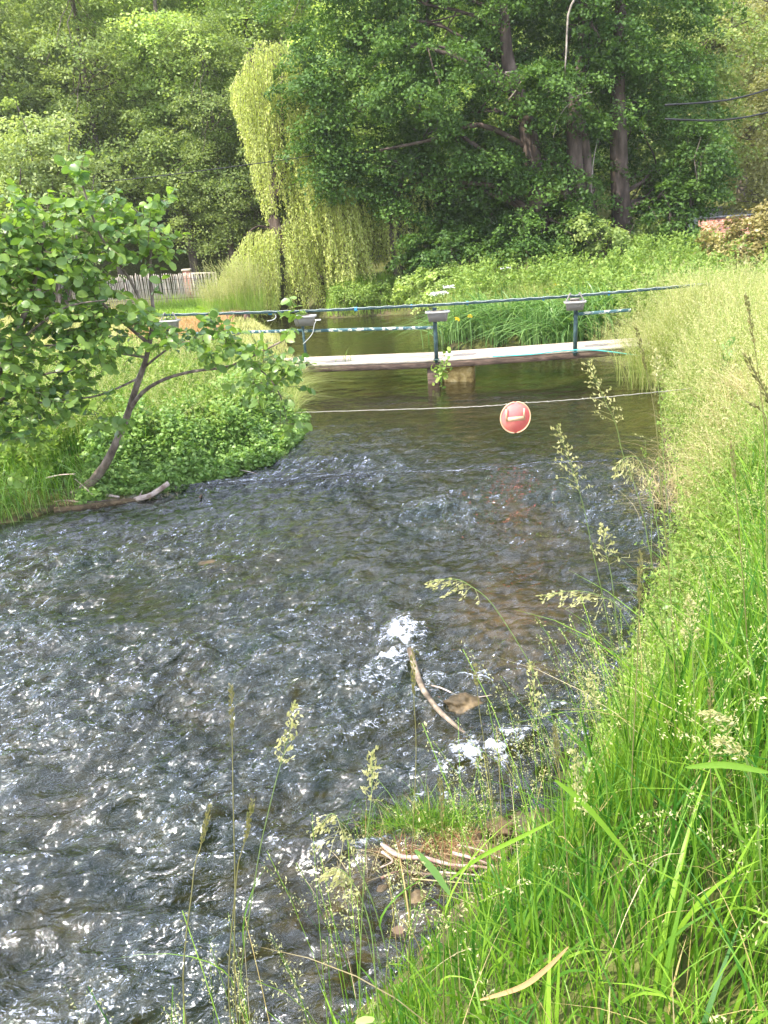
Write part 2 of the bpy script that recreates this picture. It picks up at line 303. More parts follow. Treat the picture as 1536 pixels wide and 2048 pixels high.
bm1 = N(n, 'Bump', Strength=1.0, Distance=.06); bm2 = N(n, 'Bump', Strength=1.0, Distance=.006)
rs = N(n, 'MapRange'); rs.inputs[3].default_value = .16; rs.inputs[4].default_value = 1.0; L(ra.outputs['Fac'], rs.inputs[0]); L(rs.outputs[0], bm1.inputs['Strength']); L(rs.outputs[0], bm2.inputs['Strength'])
L(b1.outputs[0], bm1.inputs['Height']); L(b2.outputs[0], bm2.inputs['Height']); L(bm1.outputs[0], bm2.inputs['Normal'])
fr = N(n, 'Fresnel', IOR=1.60); L(bm2.outputs[0], fr.inputs['Normal'])
gl = N(n, 'BsdfGlossy', Roughness=.07); gl.inputs[0].default_value = (1, 1, 1, 1); L(bm2.outputs[0], gl.inputs['Normal'])
tp = N(n, 'BsdfTransparent'); tp.inputs[0].default_value = (.62, .62, .40, 1)
df = N(n, 'BsdfDiffuse'); aer = N(n, 'Mix', data_type='RGBA'); aer.inputs[6].default_value = (.06, .055, .025, 1); aer.inputs[7].default_value = (.05, .095, .085, 1); L(aer.outputs[2], df.inputs[0])
an = N(n, 'TexNoise', Scale=1.1, Detail=4, Roughness=.55); L(tc.outputs['Object'], an.inputs[0]); am_ = N(n, 'MapRange'); am_.inputs[1].default_value = .38; am_.inputs[2].default_value = .62; am_.inputs[3].default_value = .35; L(an.outputs[0], am_.inputs[0])
ax_ = N(n, 'Math', operation='MULTIPLY'); L(am_.outputs[0], ax_.inputs[0]); L(ra.outputs['Fac'], ax_.inputs[1]); L(ax_.outputs[0], aer.inputs[0]); L(bm2.outputs[0], df.inputs['Normal'])
body = N(n, 'MixShader'); body.inputs[0].default_value = .16; L(tp.outputs[0], body.inputs[1]); L(df.outputs[0], body.inputs[2])
wat = N(n, 'MixShader'); L(fr.outputs[0], wat.inputs[0]); L(body.outputs[0], wat.inputs[1]); L(gl.outputs[0], wat.inputs[2])
fn = N(n, 'TexNoise', Scale=30, Detail=6, Roughness=.7, Distortion=1.2); L(mp.outputs[0], fn.inputs[0])
ad = N(n, 'Math', operation='MULTIPLY_ADD'); ad.inputs[1].default_value = .235; L(fa.outputs['Fac'], ad.inputs[0]); L(fn.outputs[0], ad.inputs[2])
fm = N(n, 'MapRange', interpolation_type='SMOOTHSTEP'); fm.inputs[1].default_value = .67; fm.inputs[2].default_value = .88; L(ad.outputs[0], fm.inputs[0])
fd = N(n, 'BsdfPrincipled', Roughness=.5); fd.inputs['Base Color'].default_value = (.58, .62, .70, 1); L(bm2.outputs[0], fd.inputs['Normal'])
fin = N(n, 'MixShader'); L(fm.outputs[0], fin.inputs[0]); L(wat.outputs[0], fin.inputs[1]); L(fd.outputs[0], fin.inputs[2]); L(fin.outputs[0], o.inputs[0])
g = MB(); g.add(np.c_[x, y, z], Qw, None, rough); tag(g.build('water', mw, smooth=True, extra={'foam': foam}), kind='structure')

# ------------------------------------------------------------------ foliage generators
def kites(mb, C, size, up=.5, out=None, rnd=None, aspect=.7, m=0, droop=0.):
    """leaf-sized four-cornered faces at points C"""
    k = len(C); nrmv = rng.standard_normal((k, 3)); nrmv[:, 2] += up*2
    if out is not None: nrmv += out*1.2
    nrmv = nrm(nrmv); d = nrm(np.cross(nrmv, rng.standard_normal((k, 3)))); d[:, 2] -= droop; d = nrm(d); s = nrm(np.cross(nrmv, d))
    L_ = (size*rng.uniform(.65, 1.35, k))[:, None]; w_ = L_*aspect
    fold = nrmv*L_*.12
    V = np.stack([C-d*L_*.5, C+s*w_*.5+fold, C+d*L_*.5, C-s*w_*.5+fold], 1)
    a = np.repeat(rng.uniform(0, 1, k) if rnd is None else rnd, 4)
    mb.add(V.reshape(-1, 3), np.arange(4*k).reshape(-1, 4), None, a, m)
def round_leaves(mb, B, D, size, rnd=None, wid=.85, curl=.12):
    """near leaves: rounded blade folded at the midrib; base B, direction D"""
    k = len(B); D = nrm(D); nn = rng.standard_normal((k, 3))*.75; nn[:, 2] += .9; s = nrm(np.cross(D, nn)); nn = np.cross(s, D)
    L_ = (size*rng.uniform(.6, 1.25, k))[:, None]; w_ = L_*wid*.5
    f = rng.uniform(.05, .35, (k, 1))
    def pt(t, x, c=0): return B+D*L_*t+s*w_*x+nn*(abs(x)*w_*f-L_*curl*t*t*2)
    V = np.stack([pt(0, 0), pt(.5, 0), pt(1, 0), pt(.12, .55), pt(.5, 1), pt(.86, .72), pt(.12, -.55), pt(.5, -1), pt(.86, -.72)], 1)
    q = np.array([(0, 3, 4, 1), (1, 4, 5, 2), (0, 1, 7, 6), (1, 2, 8, 7)])
    Q = (q[None]+np.arange(k)[:, None, None]*9).reshape(-1, 4); a = np.repeat(rng.uniform(0, 1, k) if rnd is None else rnd, 9)
    mb.add(V.reshape(-1, 3), Q, None, a)
def pads(mb, C, out, Rr, per, size, flat=.3, up=.7, aspect=.7, tone=None):
    """each clump a domed pad of leaves, drooping at its rim"""
    k = len(C); r = np.sqrt(rng.uniform(0, 1, (k, per)))*1.0; th = rng.uniform(0, 2*math.pi, (k, per)); Rk = (Rr*rng.uniform(.6, 1.4, k))[:, None]
    P = np.stack([np.cos(th)*r*Rk, np.sin(th)*r*Rk, rng.standard_normal((k, per))*flat*Rk*.55-r*r*Rk*.35+rng.uniform(0, .15, (k, per))*Rk], -1)
    tilt = out*np.array([1, 1, .3]); P[..., 2] -= np.einsum('kpi,ki->kp', P, tilt)*.45
    P += np.clip(rng.standard_normal((k, per, 3)), -2, 2)*Rk[..., None]*.12
    W_ = (C[:, None, :]+P).reshape(-1, 3); base = rng.uniform(0, 1, k) if tone is None else tone
    rn = np.clip(np.repeat(base, per)*.5+rng.uniform(0, .5, k*per), 0, 1)
    kites(mb, W_, size, up, np.repeat(out, per, 0)*.6, rn, aspect)
def in_ellipsoids(E, k, shell=.55):
    """points in the outer layers of a set of ellipsoids (cx,cy,cz,rx,ry,rz)"""
    E = np.asarray(E, float); w_ = E[:, 3]*E[:, 4]+E[:, 3]*E[:, 5]; idx = rng.choice(len(E), k, p=w_/w_.sum()); e = E[idx]
    d = nrm(rng.standard_normal((k, 3))); r = (shell**3+rng.uniform(0, 1, k)*(1.15**3-shell**3))**(1/3)
    return e[:, :3]+d*r[:, None]*e[:, 3:], d, e
def limb(mb, a, b, r0, r1, sag=.1, n=6, m=0):
    a = np.array(a, float); b = np.array(b, float); l = np.linalg.norm(b-a); t = np.linspace(0, 1, n)[:, None]
    mid = a+(b-a)*t; mid[:, 2] += np.sin(t[:, 0]*math.pi)*l*sag; mid[1:-1] += rng.standard_normal((n-2, 3))*l*.03
    tube(mb, mid, np.linspace(r0, r1, n), 6, None, m, cap=False); return mid
def tree_parts(root, trunk, tr, E, nclump, per, lsize, padR, leafm, barkm, nlimb=16, flat=.3, extra_paths=(), shell=.5, up=.7, aspect=.7):
    tb = MB(); tp_ = smooth_path(trunk, 14); tube(tb, tp_, np.interp(np.linspace(0, 1, len(tp_)), [0, .04, .1, 1], [tr*1.5, tr*1.1, tr, tr*.25]), 10, wob=.04)
    for pth, r0, r1 in extra_paths: pp = smooth_path(pth, 9); tube(tb, pp, np.linspace(r0, r1, len(pp)), 7)
    C, d, e = in_ellipsoids(E, nclump, shell)
    for j in rng.choice(nclump, min(nlimb, nclump), replace=False):
        c = C[j]; k = np.argmin(np.abs(tp_[:, 2]-(c[2]-.35*np.hypot(*(c[:2]-tp_[len(tp_)//2][:2]))))); k = min(max(k, 2), len(tp_)-2)
        pth = limb(tb, tp_[k], c, tr*.32*(1-.6*k/len(tp_)), .02, .06)
        for q_ in range(3):
            c2 = C[np.argmin(np.linalg.norm(C-(pth[3]+rng.standard_normal(3)*padR*1.8), axis=1))]; limb(tb, pth[2+q_], c2, tr*.09, .012, .04, 5)
    tb.build('trunk', barkm, root, smooth=True)
    lb = MB(); pads(lb, C, d, padR, per, lsize, flat, up, aspect); return lb.build('crown', leafm, root)

# ------------------------------------------------------------------ grass generators
def blades(mb, P, h, w_, bend=.4, seg=4, rnd=None, az=None, azs=1., curve=2.0, lean=.12, m=0):
    k = len(P); h = np.broadcast_to(h, (k,))*rng.uniform(.55, 1.15, k); w_ = np.broadcast_to(w_, (k,))*rng.uniform(.6, 1.3, k)
    a = rng.uniform(0, 2*math.pi, k) if az is None else az+rng.standard_normal(k)*azs
    D = np.stack([np.cos(a), np.sin(a), np.zeros(k)], -1); b = np.abs(bend*(1+.6*rng.standard_normal(k))); ta = a+rng.uniform(-1.2, 1.2, k)+math.pi/2
    Sd = np.stack([np.cos(ta), np.sin(ta), rng.uniform(-.2, .2, k)], -1); t = np.linspace(0, 1, seg+1)
    le = rng.standard_normal((k, 1))*lean
    pos = P[:, None, :]+D[:, None, :]*(h[:, None]*(b[:, None]*t**curve+le*t))[..., None]
    pos[..., 2] += h[:, None]*(t-.45*np.minimum(b, 1.4)[:, None]*t**(curve+1))
    wt = w_[:, None]*(.45+.9*t-1.33*t**2)[None]*1.0; wt[:, -1] = w_*.03
    V = np.stack([pos-Sd[:, None]*wt[..., None]*.5, pos+Sd[:, None]*wt[..., None]*.5], 2).reshape(k, -1, 3)
    q = np.array([(2*i, 2*i+1, 2*i+3, 2*i+2) for i in range(seg)]); Q = (q[None]+np.arange(k)[:, None, None]*(2*seg+2)).reshape(-1, 4)
    r_ = rng.uniform(0, 1, k) if rnd is None else rnd
    mb.add(V.reshape(-1, 3), Q, None, np.repeat(r_, 2*seg+2), m)
def seed_stalks(mb, P, h, spread=.05, nsp=22, ssize=.008, sw=.0025, m_st=0, m_sd=1, bend=.25, az=None, headf=.28, droop=.3):
    """thin stalks that end in loose panicles"""
    k = len(P); h = np.broadcast_to(h, (k,))*rng.uniform(.75, 1.15, k); a = rng.uniform(0, 2*math.pi, k) if az is None else az+rng.standard_normal(k)*.7
    D = np.stack([np.cos(a), np.sin(a), np.zeros(k)], -1); b = np.abs(bend*(1+.5*rng.standard_normal(k))); T = np.linspace(0, 1, 6)
    def at_t(t): q_ = P[:, None, :]+D[:, None, :]*(h[:, None]*b[:, None]*t**2.2)[..., None]; q_[..., 2] += h[:, None]*(t-.3*b[:, None]*t**3); return q_
    pos = at_t(np.broadcast_to(T, (k, 6))); ta = rng.uniform(0, 2*math.pi, k); Sd = np.stack([np.cos(ta), np.sin(ta), 0*ta], -1)
    V = np.stack([pos-Sd[:, None]*sw*.5, pos+Sd[:, None]*sw*.5], 2).reshape(k, -1, 3)
    q = np.array([(2*i, 2*i+1, 2*i+3, 2*i+2) for i in range(5)]); Q = (q[None]+np.arange(k)[:, None, None]*12).reshape(-1, 4)
    r_ = rng.uniform(0, 1, k); mb.add(V.reshape(-1, 3), Q, None, np.repeat(r_, 12), m_st)
    t = 1-headf*rng.uniform(0, 1, (k, nsp)); C = at_t(t); rad = spread*(1-(t-(1-headf*.6))**2*20).clip(.15, 1)*rng.uniform(.2, 1, (k, nsp))
    th = rng.uniform(0, 2*math.pi, (k, nsp)); C = C+np.stack([np.cos(th)*rad, np.sin(th)*rad, -droop*rad], -1)
    kites(mb, C.reshape(-1, 3), ssize, 0, None, np.repeat(r_*.6, nsp)+rng.uniform(0, .4, k*nsp), .38, m_sd, droop=.5)
def scatter(k, x0, x1, y0, y1, cond=None, cull=True, mn=0.):
    P = np.stack([rng.uniform(x0, x1, k), rng.uniform(y0, y1, k)], -1); z, sd, lf = ground(P, True)
    ok = sd > mn
    if cond is not None: ok &= cond(P[:, 0], P[:, 1], sd, lf)
    P3 = np.c_[P, np.where(sd < 0, np.maximum(z, -.02), z)]
    if cull: ok &= seen(P3+np.array([0, 0, .3]))
    return P3[ok], sd[ok]
def leafy_stems(mb, P, h, per, lsize, spread=.1, aspect=.5, m=0, stem_m=None, up=.3):
    """upright leafy weeds: leaves in tiers up a stem"""
    k = len(P); h = np.broadcast_to(h, (k,))*rng.uniform(.5, 1.2, k); t = rng.uniform(.15, 1, (k, per)); ln = rng.standard_normal((k, 2))*.12
    th = rng.uniform(0, 2*math.pi, (k, per)); r = spread*(1.15-t*.6)*rng.uniform(.4, 1.2, (k, per))
    C = P[:, None, :]+np.stack([np.cos(th)*r+ln[:, :1]*h[:, None]*t, np.sin(th)*r+ln[:, 1:]*h[:, None]*t, h[:, None]*t], -1)
    tone = rng.uniform(0, 1, k); kites(mb, C.reshape(-1, 3), lsize, up, None, np.clip(np.repeat(tone, per)*.5+rng.uniform(0, .5, k*per), 0, 1), aspect, m, droop=.3)

# ------------------------------------------------------------------ footbridge
M['deck'] = noisemat('weathered_plank', [(.22, .16, .11), (.46, .37, .28), (.62, .52, .42)], 5, .75, .004, stretch=(.5, 6, 6))
M['deck_edge'] = noisemat('pale_plank', [(.26, .21, .15), (.50, .43, .34), (.64, .57, .47)], 6, .7, .003, stretch=(.5, 6, 6))
M['beam'] = noisemat('dark_red_brown_beam', [(.035, .025, .018), (.09, .06, .045), (.17, .12, .09)], 6, .8, .004, stretch=(.5, 4, 4))
M['green_steel'] = noisemat('chipped_green_paint', [(.03, .055, .055), (.045, .085, .085), (.08, .125, .12), (.45, .46, .40)], 14, .5, .002, pos=[.3, .5, .66, .72])
M['flaked_steel'] = noisemat('flaking_green_paint', [(.05, .11, .12), (.08, .16, .17), (.60, .60, .48)], 9, .6, .002, pos=[.35, .53, .56], stretch=(1, 1, 1.4))
M['planter'] = noisemat('taupe_plastic', [(.21, .19, .165), (.25, .225, .20)], 3, .45)
M['planter_rim'] = noisemat('pale_taupe_rim', [(.36, .34, .31), (.44, .42, .39)], 3, .4)
M['soil'] = noisemat('potting_soil', [(.09, .07, .05), (.26, .21, .17)], 40, .95, .006)
M['cord'] = noisemat('white_cord', [(.55, .55, .52), (.72, .72, .68)], 20, .6)
M['clip'] = noisemat('blue_clip', [(.03, .22, .42), (.05, .30, .52)], 5, .45)
M['rope'] = noisemat('turquoise_rope', [(.03, .36, .33), (.10, .52, .48)], 60, .6)
M['pier'] = noisemat('worn_pier_stone', [(.20, .13, .04), (.46, .33, .12), (.68, .56, .32)], 7, .8, .015)
bridge = empty('footbridge', (1.2, 14.3, 0))
tag(bridge, 'narrow plank footbridge with a dark green handrail crossing the stream', 'bridge')
def rel(p, o): return np.asarray(p, float)-np.array(o.location)
def relo(P, o): return [rel(p, o) for p in P]
A = at(575, 730, 14.93); B = at(872, 719, 14.37); C_ = at(1262, 692, 13.8)
A0 = A+(A-B)*.62; C1 = C_+(C_-B)*.09
ux = nrm(np.array([C_[0]-A[0], C_[1]-A[1], 0])); back = np.array([-ux[1], ux[0], 0])
def plank(a, b, off, wd, th, m, nm='plank', zz_=0):
    g = MB(); c = (a+b)/2+back*off+np.array([0, 0, zz_]); Lh = np.linalg.norm(b-a); box(g, rel(c, bridge), (Lh, wd, th), ax=b-a, bev=.006); g.build(nm, M[m], bridge)
for a, b, dz in ((A0, B+ux*.10, 0), (B+ux*.105, C1, .004)):
    plank(a, b, .12, .22, .05, 'deck_edge', zz_=dz-.025); plank(a, b, .385, .29, .05, 'deck', zz_=dz-.025); plank(a, b, .70, .31, .05, 'deck', zz_=dz-.022)
    plank(a, b, .05, .07, .11, 'beam', 'side_beam', zz_=-.108); plank(a, b, .80, .07, .11, 'beam', 'side_beam', zz_=-.108)
# stone pier with a dark post beside it
pr = MB(); c = at(915, 752, 14.45); c[2] = .04
box(pr, rel(c+back*.42, bridge), (.60, .72, .56), bev=.06, ax=ux); box(pr, rel(c+back*.42+np.array([.04, 0, .315]), bridge), (.52, .62, .07), bev=.03, ax=ux); o_ = pr.build('stone_pier', M['pier'], bridge)
pr = MB(); c = at(866, 752, 14.4); c[2] = -.0; box(pr, rel(c+back*.16, bridge), (.22, .22, .62), bev=.01, ax=ux); pr.build('timber_pile', M['beam'], bridge)
# handrail
RP = [at(230, 633, 15.45), at(345, 630, 15.3), at(620, 622, 14.75), at(872, 610, 14.32), at(1150, 592, 13.95), at(1420, 568, 13.6)]
for a, b in zip(RP[:-1], RP[1:]):
    g = MB(); box(g, rel((a+b)/2, bridge), (np.linalg.norm(b-a)-.004, .04, .048), ax=b-a, bev=.006); g.build('top_rail', M['green_steel'], bridge)
for (x0, y0), (x1, y1), ya, yb in (((372, 668), (604, 661), 15.15, 14.82), ((604, 662), (866, 655), 14.80, 14.37), ((1156, 628), (1262, 620), 13.97, 13.84)):
    a = at(x0, y0, ya); b = at(x1, y1, yb); g = MB(); box(g, rel((a+b)/2, bridge), (np.linalg.norm(b-a), .03, .055), ax=b-a, bev=.004); g.build('mid_rail', M['flaked_steel'], bridge)
for (x0, y0, x1, y1, Y0) in ((340, 634, 348, 742, 15.3), (611, 626, 613, 727, 14.80), (869, 612, 873, 720, 14.40), (1145, 594, 1150, 705, 13.99)):
    a = at(x0, y0, Y0); b = at(x1, y1, Y0); a[:2] = b[:2]; g = MB(); tube(g, [rel(b+[0, 0, -.05], bridge), rel(a+[0, 0, -.03], bridge)], .038 if x0 > 800 else .026, 10)
    box(g, rel(b+[0, 0, .012], bridge), (.11, .11, .02), bev=.004, ax=ux); g.build('post', M['green_steel'], bridge)
    if x0 == 611:
        g = MB(); box(g, rel(b+np.array([.0, -.02, .075]), bridge), (.05, .04, .11), bev=.008); g.build('foot_bracket', M['cord'], bridge)
# light cord wound along the rail with blue clips
g = MB(); pts = []
for a, b in zip(RP[1:-1], RP[2:]):
    for t in np.linspace(0, 1, 26)[:-1]:
        p_ = a+(b-a)*t; k = len(pts); pts.append(rel(p_+np.array([0, -.030, .022+.010*math.sin(k*1.9)]), bridge))
tube(g, pts, .0028, 5); g.build('light_cord', M['cord'], bridge)
for px, py, Y_ in ((408, 628.5, 15.2), (540, 625, 14.95), (712, 617.5, 14.6), (823, 612, 14.42), (935, 605.5, 14.25), (1087, 596.5, 14.05), (1218, 586, 13.87)):
    g = MB(); box(g, rel(at(px, py, Y_)+np.array([0, 0, -.006]), bridge), (.07 if px in (540, 712) else .04, .06, .072), bev=.01, ax=ux); g.build('clip', M['clip'], bridge)
g = MB(); tube(g, relo(smooth_path([at(548, 626, 14.9), at(552, 634, 14.88), at(545, 640, 14.86), at(534, 642, 14.86)], 10), bridge), .006, 5); g.build('loose_cord', M['cord'], bridge)
g = MB(); tube(g, relo(smooth_path([at(634, 640, 14.5), at(629, 648, 14.5), at(626, 664, 14.55), at(618, 676, 14.6), at(606, 688, 14.7)], 12), bridge), .007, 5); box(g, rel(at(636, 640, 14.5), bridge), (.11, .05, .025), bev=.008); g.build('loose_cord', M['cord'], bridge)
# rope along the deck edge
g = MB(); tube(g, smooth_path([at(985, 713, 14.15), at(1060, 709, 14.02), at(1120, 702, 13.92), at(1152, 700, 13.86), at(1185, 700, 13.8), at(1225, 704, 13.75), at(1262, 709, 13.7), at(1300, 712, 13.66)], 24), .011, 7)
tag(g.build('rope', M['rope']), 'turquoise rope trailing along the right end of the footbridge deck', 'rope')
def planter(px, py, Y_, wd, label, hooks=True, sprout=0, seed=0):
    c = at(px, py, Y_); r_ = empty('planter', c, math.atan2(ux[1], ux[0])+.05*seed); tag(r_, label, 'planter', 'planters hung on the footbridge rail')
    def ring(w2, d2, z): # rounded rectangle
        th = np.linspace(0, 2*math.pi, 24, endpoint=False); e = .45; return np.stack([w2*np.sign(np.cos(th))*abs(np.cos(th))**e, d2*np.sign(np.sin(th))*abs(np.sin(th))**e, np.full(24, z)], -1)
    w2 = wd/2; H = wd*.40
    rings = [ring(w2*.70, .075, -H), ring(w2*.74, .08, -H), ring(w2*.83, .10, -H*.35), ring(w2*.87, .105, -.03)]
    def skin(rs, nm, m, caps=()):
        g = MB(); V = np.concatenate(rs); k = len(rs); j = np.arange(24); Q = np.concatenate([np.stack([i*24+j, i*24+(j+1) % 24, i*24+24+(j+1) % 24, i*24+24+j], -1) for i in range(k-1)]); t = []
        for cidx in caps: V = np.vstack([V, V[cidx*24:(cidx+1)*24].mean(0)]); t += [(len(V)-1, cidx*24+(q+1) % 24, cidx*24+q) for q in range(24)]
        g.add(V, Q, t); return g.build(nm, m, r_, smooth=False)
    skin(rings, 'pot', M['planter'], (0,))
    skin([ring(w2*.88, .107, -.035), ring(w2, .125, -.03), ring(w2*1.0, .127, 0), ring(w2*.93, .112, .003), ring(w2*.86, .10, -.03)], 'rim', M['planter_rim'])
    s_ = skin([ring(w2*.87, .10, -.032), ring(w2*.4, .05, -.012+.02)], 'soil', M['soil'], (1,))
    if hooks:
        g = MB()
        for sx in (-1, 1): tube(g, smooth_path([(sx*w2*.82, .0, -.01), (sx*w2*.60, .02, .06), (sx*w2*.42, .03, .13), (sx*w2*.36, .05, .10)], 9), .014, 6)
        tube(g, [(-w2*.42, .03, .03), (w2*.42, .03, .03)], .022, 6); g.build('hook', M['planter'], r_)
    if sprout:
        g = MB(); k = sprout; P = np.c_[rng.normal(0, .02, k), rng.normal(0, .02, k), np.zeros(k)]; blades(g, P, .15, .035, .5, 4, lean=.2); round_leaves(g, np.c_[rng.normal(0, .05, 14), rng.normal(0, .03, 14), rng.uniform(0, .05, 14)], rng.standard_normal((14, 3))+[0, 0, .8], .06); g.build('sprouting_plant', M['nettle'], r_)
    return r_
planter(608, 631, 14.62, .46, 'taupe planter with a green sprout on the rail at the left end of the deck', False, 12, 1)
planter(875, 622, 14.28, .45, 'taupe planter with bare soil hanging above the stone pier', False, 0, 0)
planter(1150, 602, 13.9, .39, 'taupe saddle planter hooked over the rail above the right hand post', True, 0, 0)
planter(338, 640, 15.25, .42, 'grey planter half hidden by alder leaves at the left end of the rail', True, 3, 0)
# weeds on the bridge
g = MB(); P = np.array([at(690+q, 700, 14.75+.1) for q in (-22, -6, -2, 0, 4, 10, 18)]); P[:, 2] = A[2]-.03; blades(g, P, np.array([.2, .3, .42, .4, .36, .22, .2]), .025, .55, 5)
tag(g.build('weed_tuft', M['nettle']), 'small green grass tuft growing at the far edge of the bridge deck', 'weed')
g = MB(); c = at(885, 735, 14.0); B_ = c+np.c_[rng.normal(0, .09, 70), rng.normal(0, .06, 70), rng.normal(-.04, .14, 70)]; round_leaves(g, B_, rng.standard_normal((70, 3)), .075)
for q in range(5): tube(g, smooth_path([c+[0, .1, .1], c+rng.normal(0, .06, 3), c+rng.normal(0, .12, 3)-[0, 0, .12]], 7), .004, 4)
tag(g.build('ivy_plant', M['nettle']), 'bright green creeper growing between the bridge deck and the stone pier', 'plant')

# ------------------------------------------------------------------ wire with the hanging red disc
g = MB(); wl = smooth_path([at(552, 830, 12.6), at(600, 825, 11.8), at(860, 817, 9.9), at(990, 811, 9.45), at(1031, 806, 9.45), at(1080, 804, 9.5), at(1200, 795, 9.6), at(1345, 781, 9.7), at(1440, 770, 9.75)], 90)
wl2 = wl.copy(); k = np.arange(len(wl)); wl2[:, 2] += .003*np.sin(k*2.1); tube(g, wl2, .0055, 6)
for q in range(6, len(wl)-3, 7): tube(g, [wl[q]+[-.012, 0, .012], wl[q]+[.014, 0, -.012]], .0045, 4)
tag(g.build('wire', noisemat('grey_twisted_line', [(.20, .19, .15), (.44, .42, .35)], 30, .6)), 'pale twisted line stretched low across the stream below the bridge', 'wire')
M['disc_red'] = noisemat('faded_red_paint', [(.92, .15, .17), (.92, .22, .19), (.90, .34, .24)], 2.6, .45, stretch=(1, 1, 1.6), pos=[.35, .55, .75])
M['disc_pale'] = noisemat('cream_strip', [(.84, .46, .26), (.86, .56, .34)], 6, .5)
M['disc_rim'] = noisemat('yellowish_rim', [(.80, .42, .24), (.84, .56, .34)], 6, .4)
dc = at(1031, 835, 9.42); disc = empty('warning_disc', dc, R(6)); tag(disc, 'faded red round board with a cream bar hanging from the line over the water', 'sign')
rd = .198
def prism(mb, outline, y0, y1):
    k = len(outline); V = np.r_[[(a, y0, b) for a, b in outline], [(a, y1, b) for a, b in outline]]; V = np.vstack([V, [(np.mean(outline[:, 0]), y0, np.mean(outline[:, 1])), (np.mean(outline[:, 0]), y1, np.mean(outline[:, 1]))]])
    j = np.arange(k); Q = np.stack([j, (j+1) % k, k+(j+1) % k, k+j], -1); t = np.vstack([np.stack([np.full(k, 2*k), (j+1) % k, j], -1), np.stack([np.full(k, 2*k+1), k+j, k+(j+1) % k], -1)]); mb.add(V, Q, t)
th = np.linspace(0, 2*math.pi, 48, endpoint=False); g = MB(); prism(g, np.stack([rd*.97*np.cos(th), rd*np.sin(th)], -1), -.004, .004); g.build('board', M['disc_red'], disc)
g = MB(); tube(g, np.array([(rd*.97*math.cos(a), 0, rd*math.sin(a)) for a in np.linspace(0, 2*math.pi, 49)]), .0085, 6, cap=False); g.build('rim', M['disc_rim'], disc)
g = MB(); box(g, (.005, -.009, -.015), (.235, .008, .052)); g.build('cross_bar', M['disc_pale'], disc)
for x_ in (-.118, .108): g = MB(); box(g, (x_, -.012, .045), (.022, .008, .165 if x_ < 0 else .13)); g.build('strap', M['disc_pale'], disc)
g = MB(); tube(g, [(-.125, -.018, .13), (-.12, .02, .14)], .007, 6); g.build('bolt', M['soil'], disc)

# ------------------------------------------------------------------ rusty box on the far bank
M['rust'] = noisemat('dark_rust', [(.05, .03, .025), (.13, .07, .055), (.25, .15, .11)], 8, .7, .004)
c = at(478, 644, 23.6); bx = empty('sluice_box', c, R(-8)); tag(bx, 'dark rusty square housing with a rounded opening on the far left bank', 'machine')
g = MB(); s0 = .31
for sx in (-1, 1): box(g, (sx*(s0-.04), 0, 0), (.10, .34, 2*s0), bev=.02)
box(g, (0, 0, s0-.05), (2*s0-.19, .34, .11), bev=.02); box(g, (0, 0, -s0+.05), (2*s0-.19, .34, .12), bev=.02); box(g, (0, .14, 0), (2*s0-.2, .04, 2*s0-.2)); g.build('housing', M['rust'], bx)
g = MB(); tube(g, [(-.16, -.06, .14), (-.1, -.1, .02), (.05, -.1, .0), (.17, -.06, .13)], .05, 8); g.build('drum', M['rust'], bx)
g = MB(); box(g, (0, -.02, -.12), (.34, .18, .16), bev=.05); g.build('wooden_chock', M['deadwood'], bx)
for sx in (-.12, .28): g = MB(); tube(g, [(sx, .05, -s0), (sx+.08, .05, -s0-.55)], .045, 7); g.build('leg', M['rust'], bx)

# ------------------------------------------------------------------ picket fence and gate pier on the left
M['picket'] = noisemat('chestnut_paling', [(.42, .33, .26), (.66, .56, .46), (.78, .70, .6)], 5, .8, .004, stretch=(3, 3, .6))
fa_, fb_ = at(150, 612, 27.5), at(432, 598, 31.0); fence = empty('picket_fence', fa_); tag(fence, 'pale split chestnut picket fence behind the sunny lawn on the left', 'fence')
hs_ = []
for q in range(86):
    t = q/85; p_ = fa_+(fb_-fa_)*t; top = at(150+282*t, 553-9*t+(3 if t < .3 else 0), p_[1])[2]+rng.normal(0, .025); bz = gz(p_[0], p_[1])-.05; bz = min(p_[2], bz) if False else p_[2]-.12
    g = MB(); tl = rng.normal(0, .018); p0 = p_+[0, 0, bz-p_[2]]; p1 = np.array([p_[0]+tl, p_[1]+rng.normal(0, .01), top]); w_ = rng.uniform(.016, .026)
    tube(g, [rel(p0, fence), rel((p0+p1)/2+rng.normal(0, .008, 3), fence), rel(p1-[0, 0, .06], fence), rel(p1, fence)], [w_, w_, w_*.9, w_*.3], 5); g.build('picket', M['picket'], fence); hs_.append((p0, p1))
for f_ in (.2, .5, .82):
    g = MB(); tube(g, [rel(a+(b-a)*f_+[0, -.03, 0], fence) for a, b in hs_[::5]], .006, 4); g.build('binding_wire', M['rust'], fence)
M['brick'] = None
mb_, n, o = mat('red_brick'); L = n.links.new; tc = N(n, 'TexCoord'); mp = N(n, 'Mapping'); mp.inputs['Rotation'].default_value = (R(90), 0, 0); L(tc.outputs['Object'], mp.inputs[0])
bk = N(n, 'TexBrick', Scale=1.0); bk.inputs['Color1'].default_value = (.50, .17, .11, 1); bk.inputs['Color2'].default_value = (.62, .26, .18, 1); bk.inputs['Mortar'].default_value = (.55, .42, .34, 1)
bk.inputs['Brick Width'].default_value = .24; bk.inputs['Row Height'].default_value = .085; bk.inputs['Mortar Size'].default_value = .01; L(mp.outputs[0], bk.inputs[0])
p = N(n, 'BsdfPrincipled', Roughness=.85); L(bk.outputs[0], p.inputs['Base Color']); L(p.outputs[0], o.inputs[0]); M['brick'] = mb_
c = at(373, 541, 31.6); gp = empty('gate_pier', (c[0], c[1], gz(c[0], c[1]))); tag(gp, 'small square brick pier with a pale cap behind the picket fence', 'pillar')
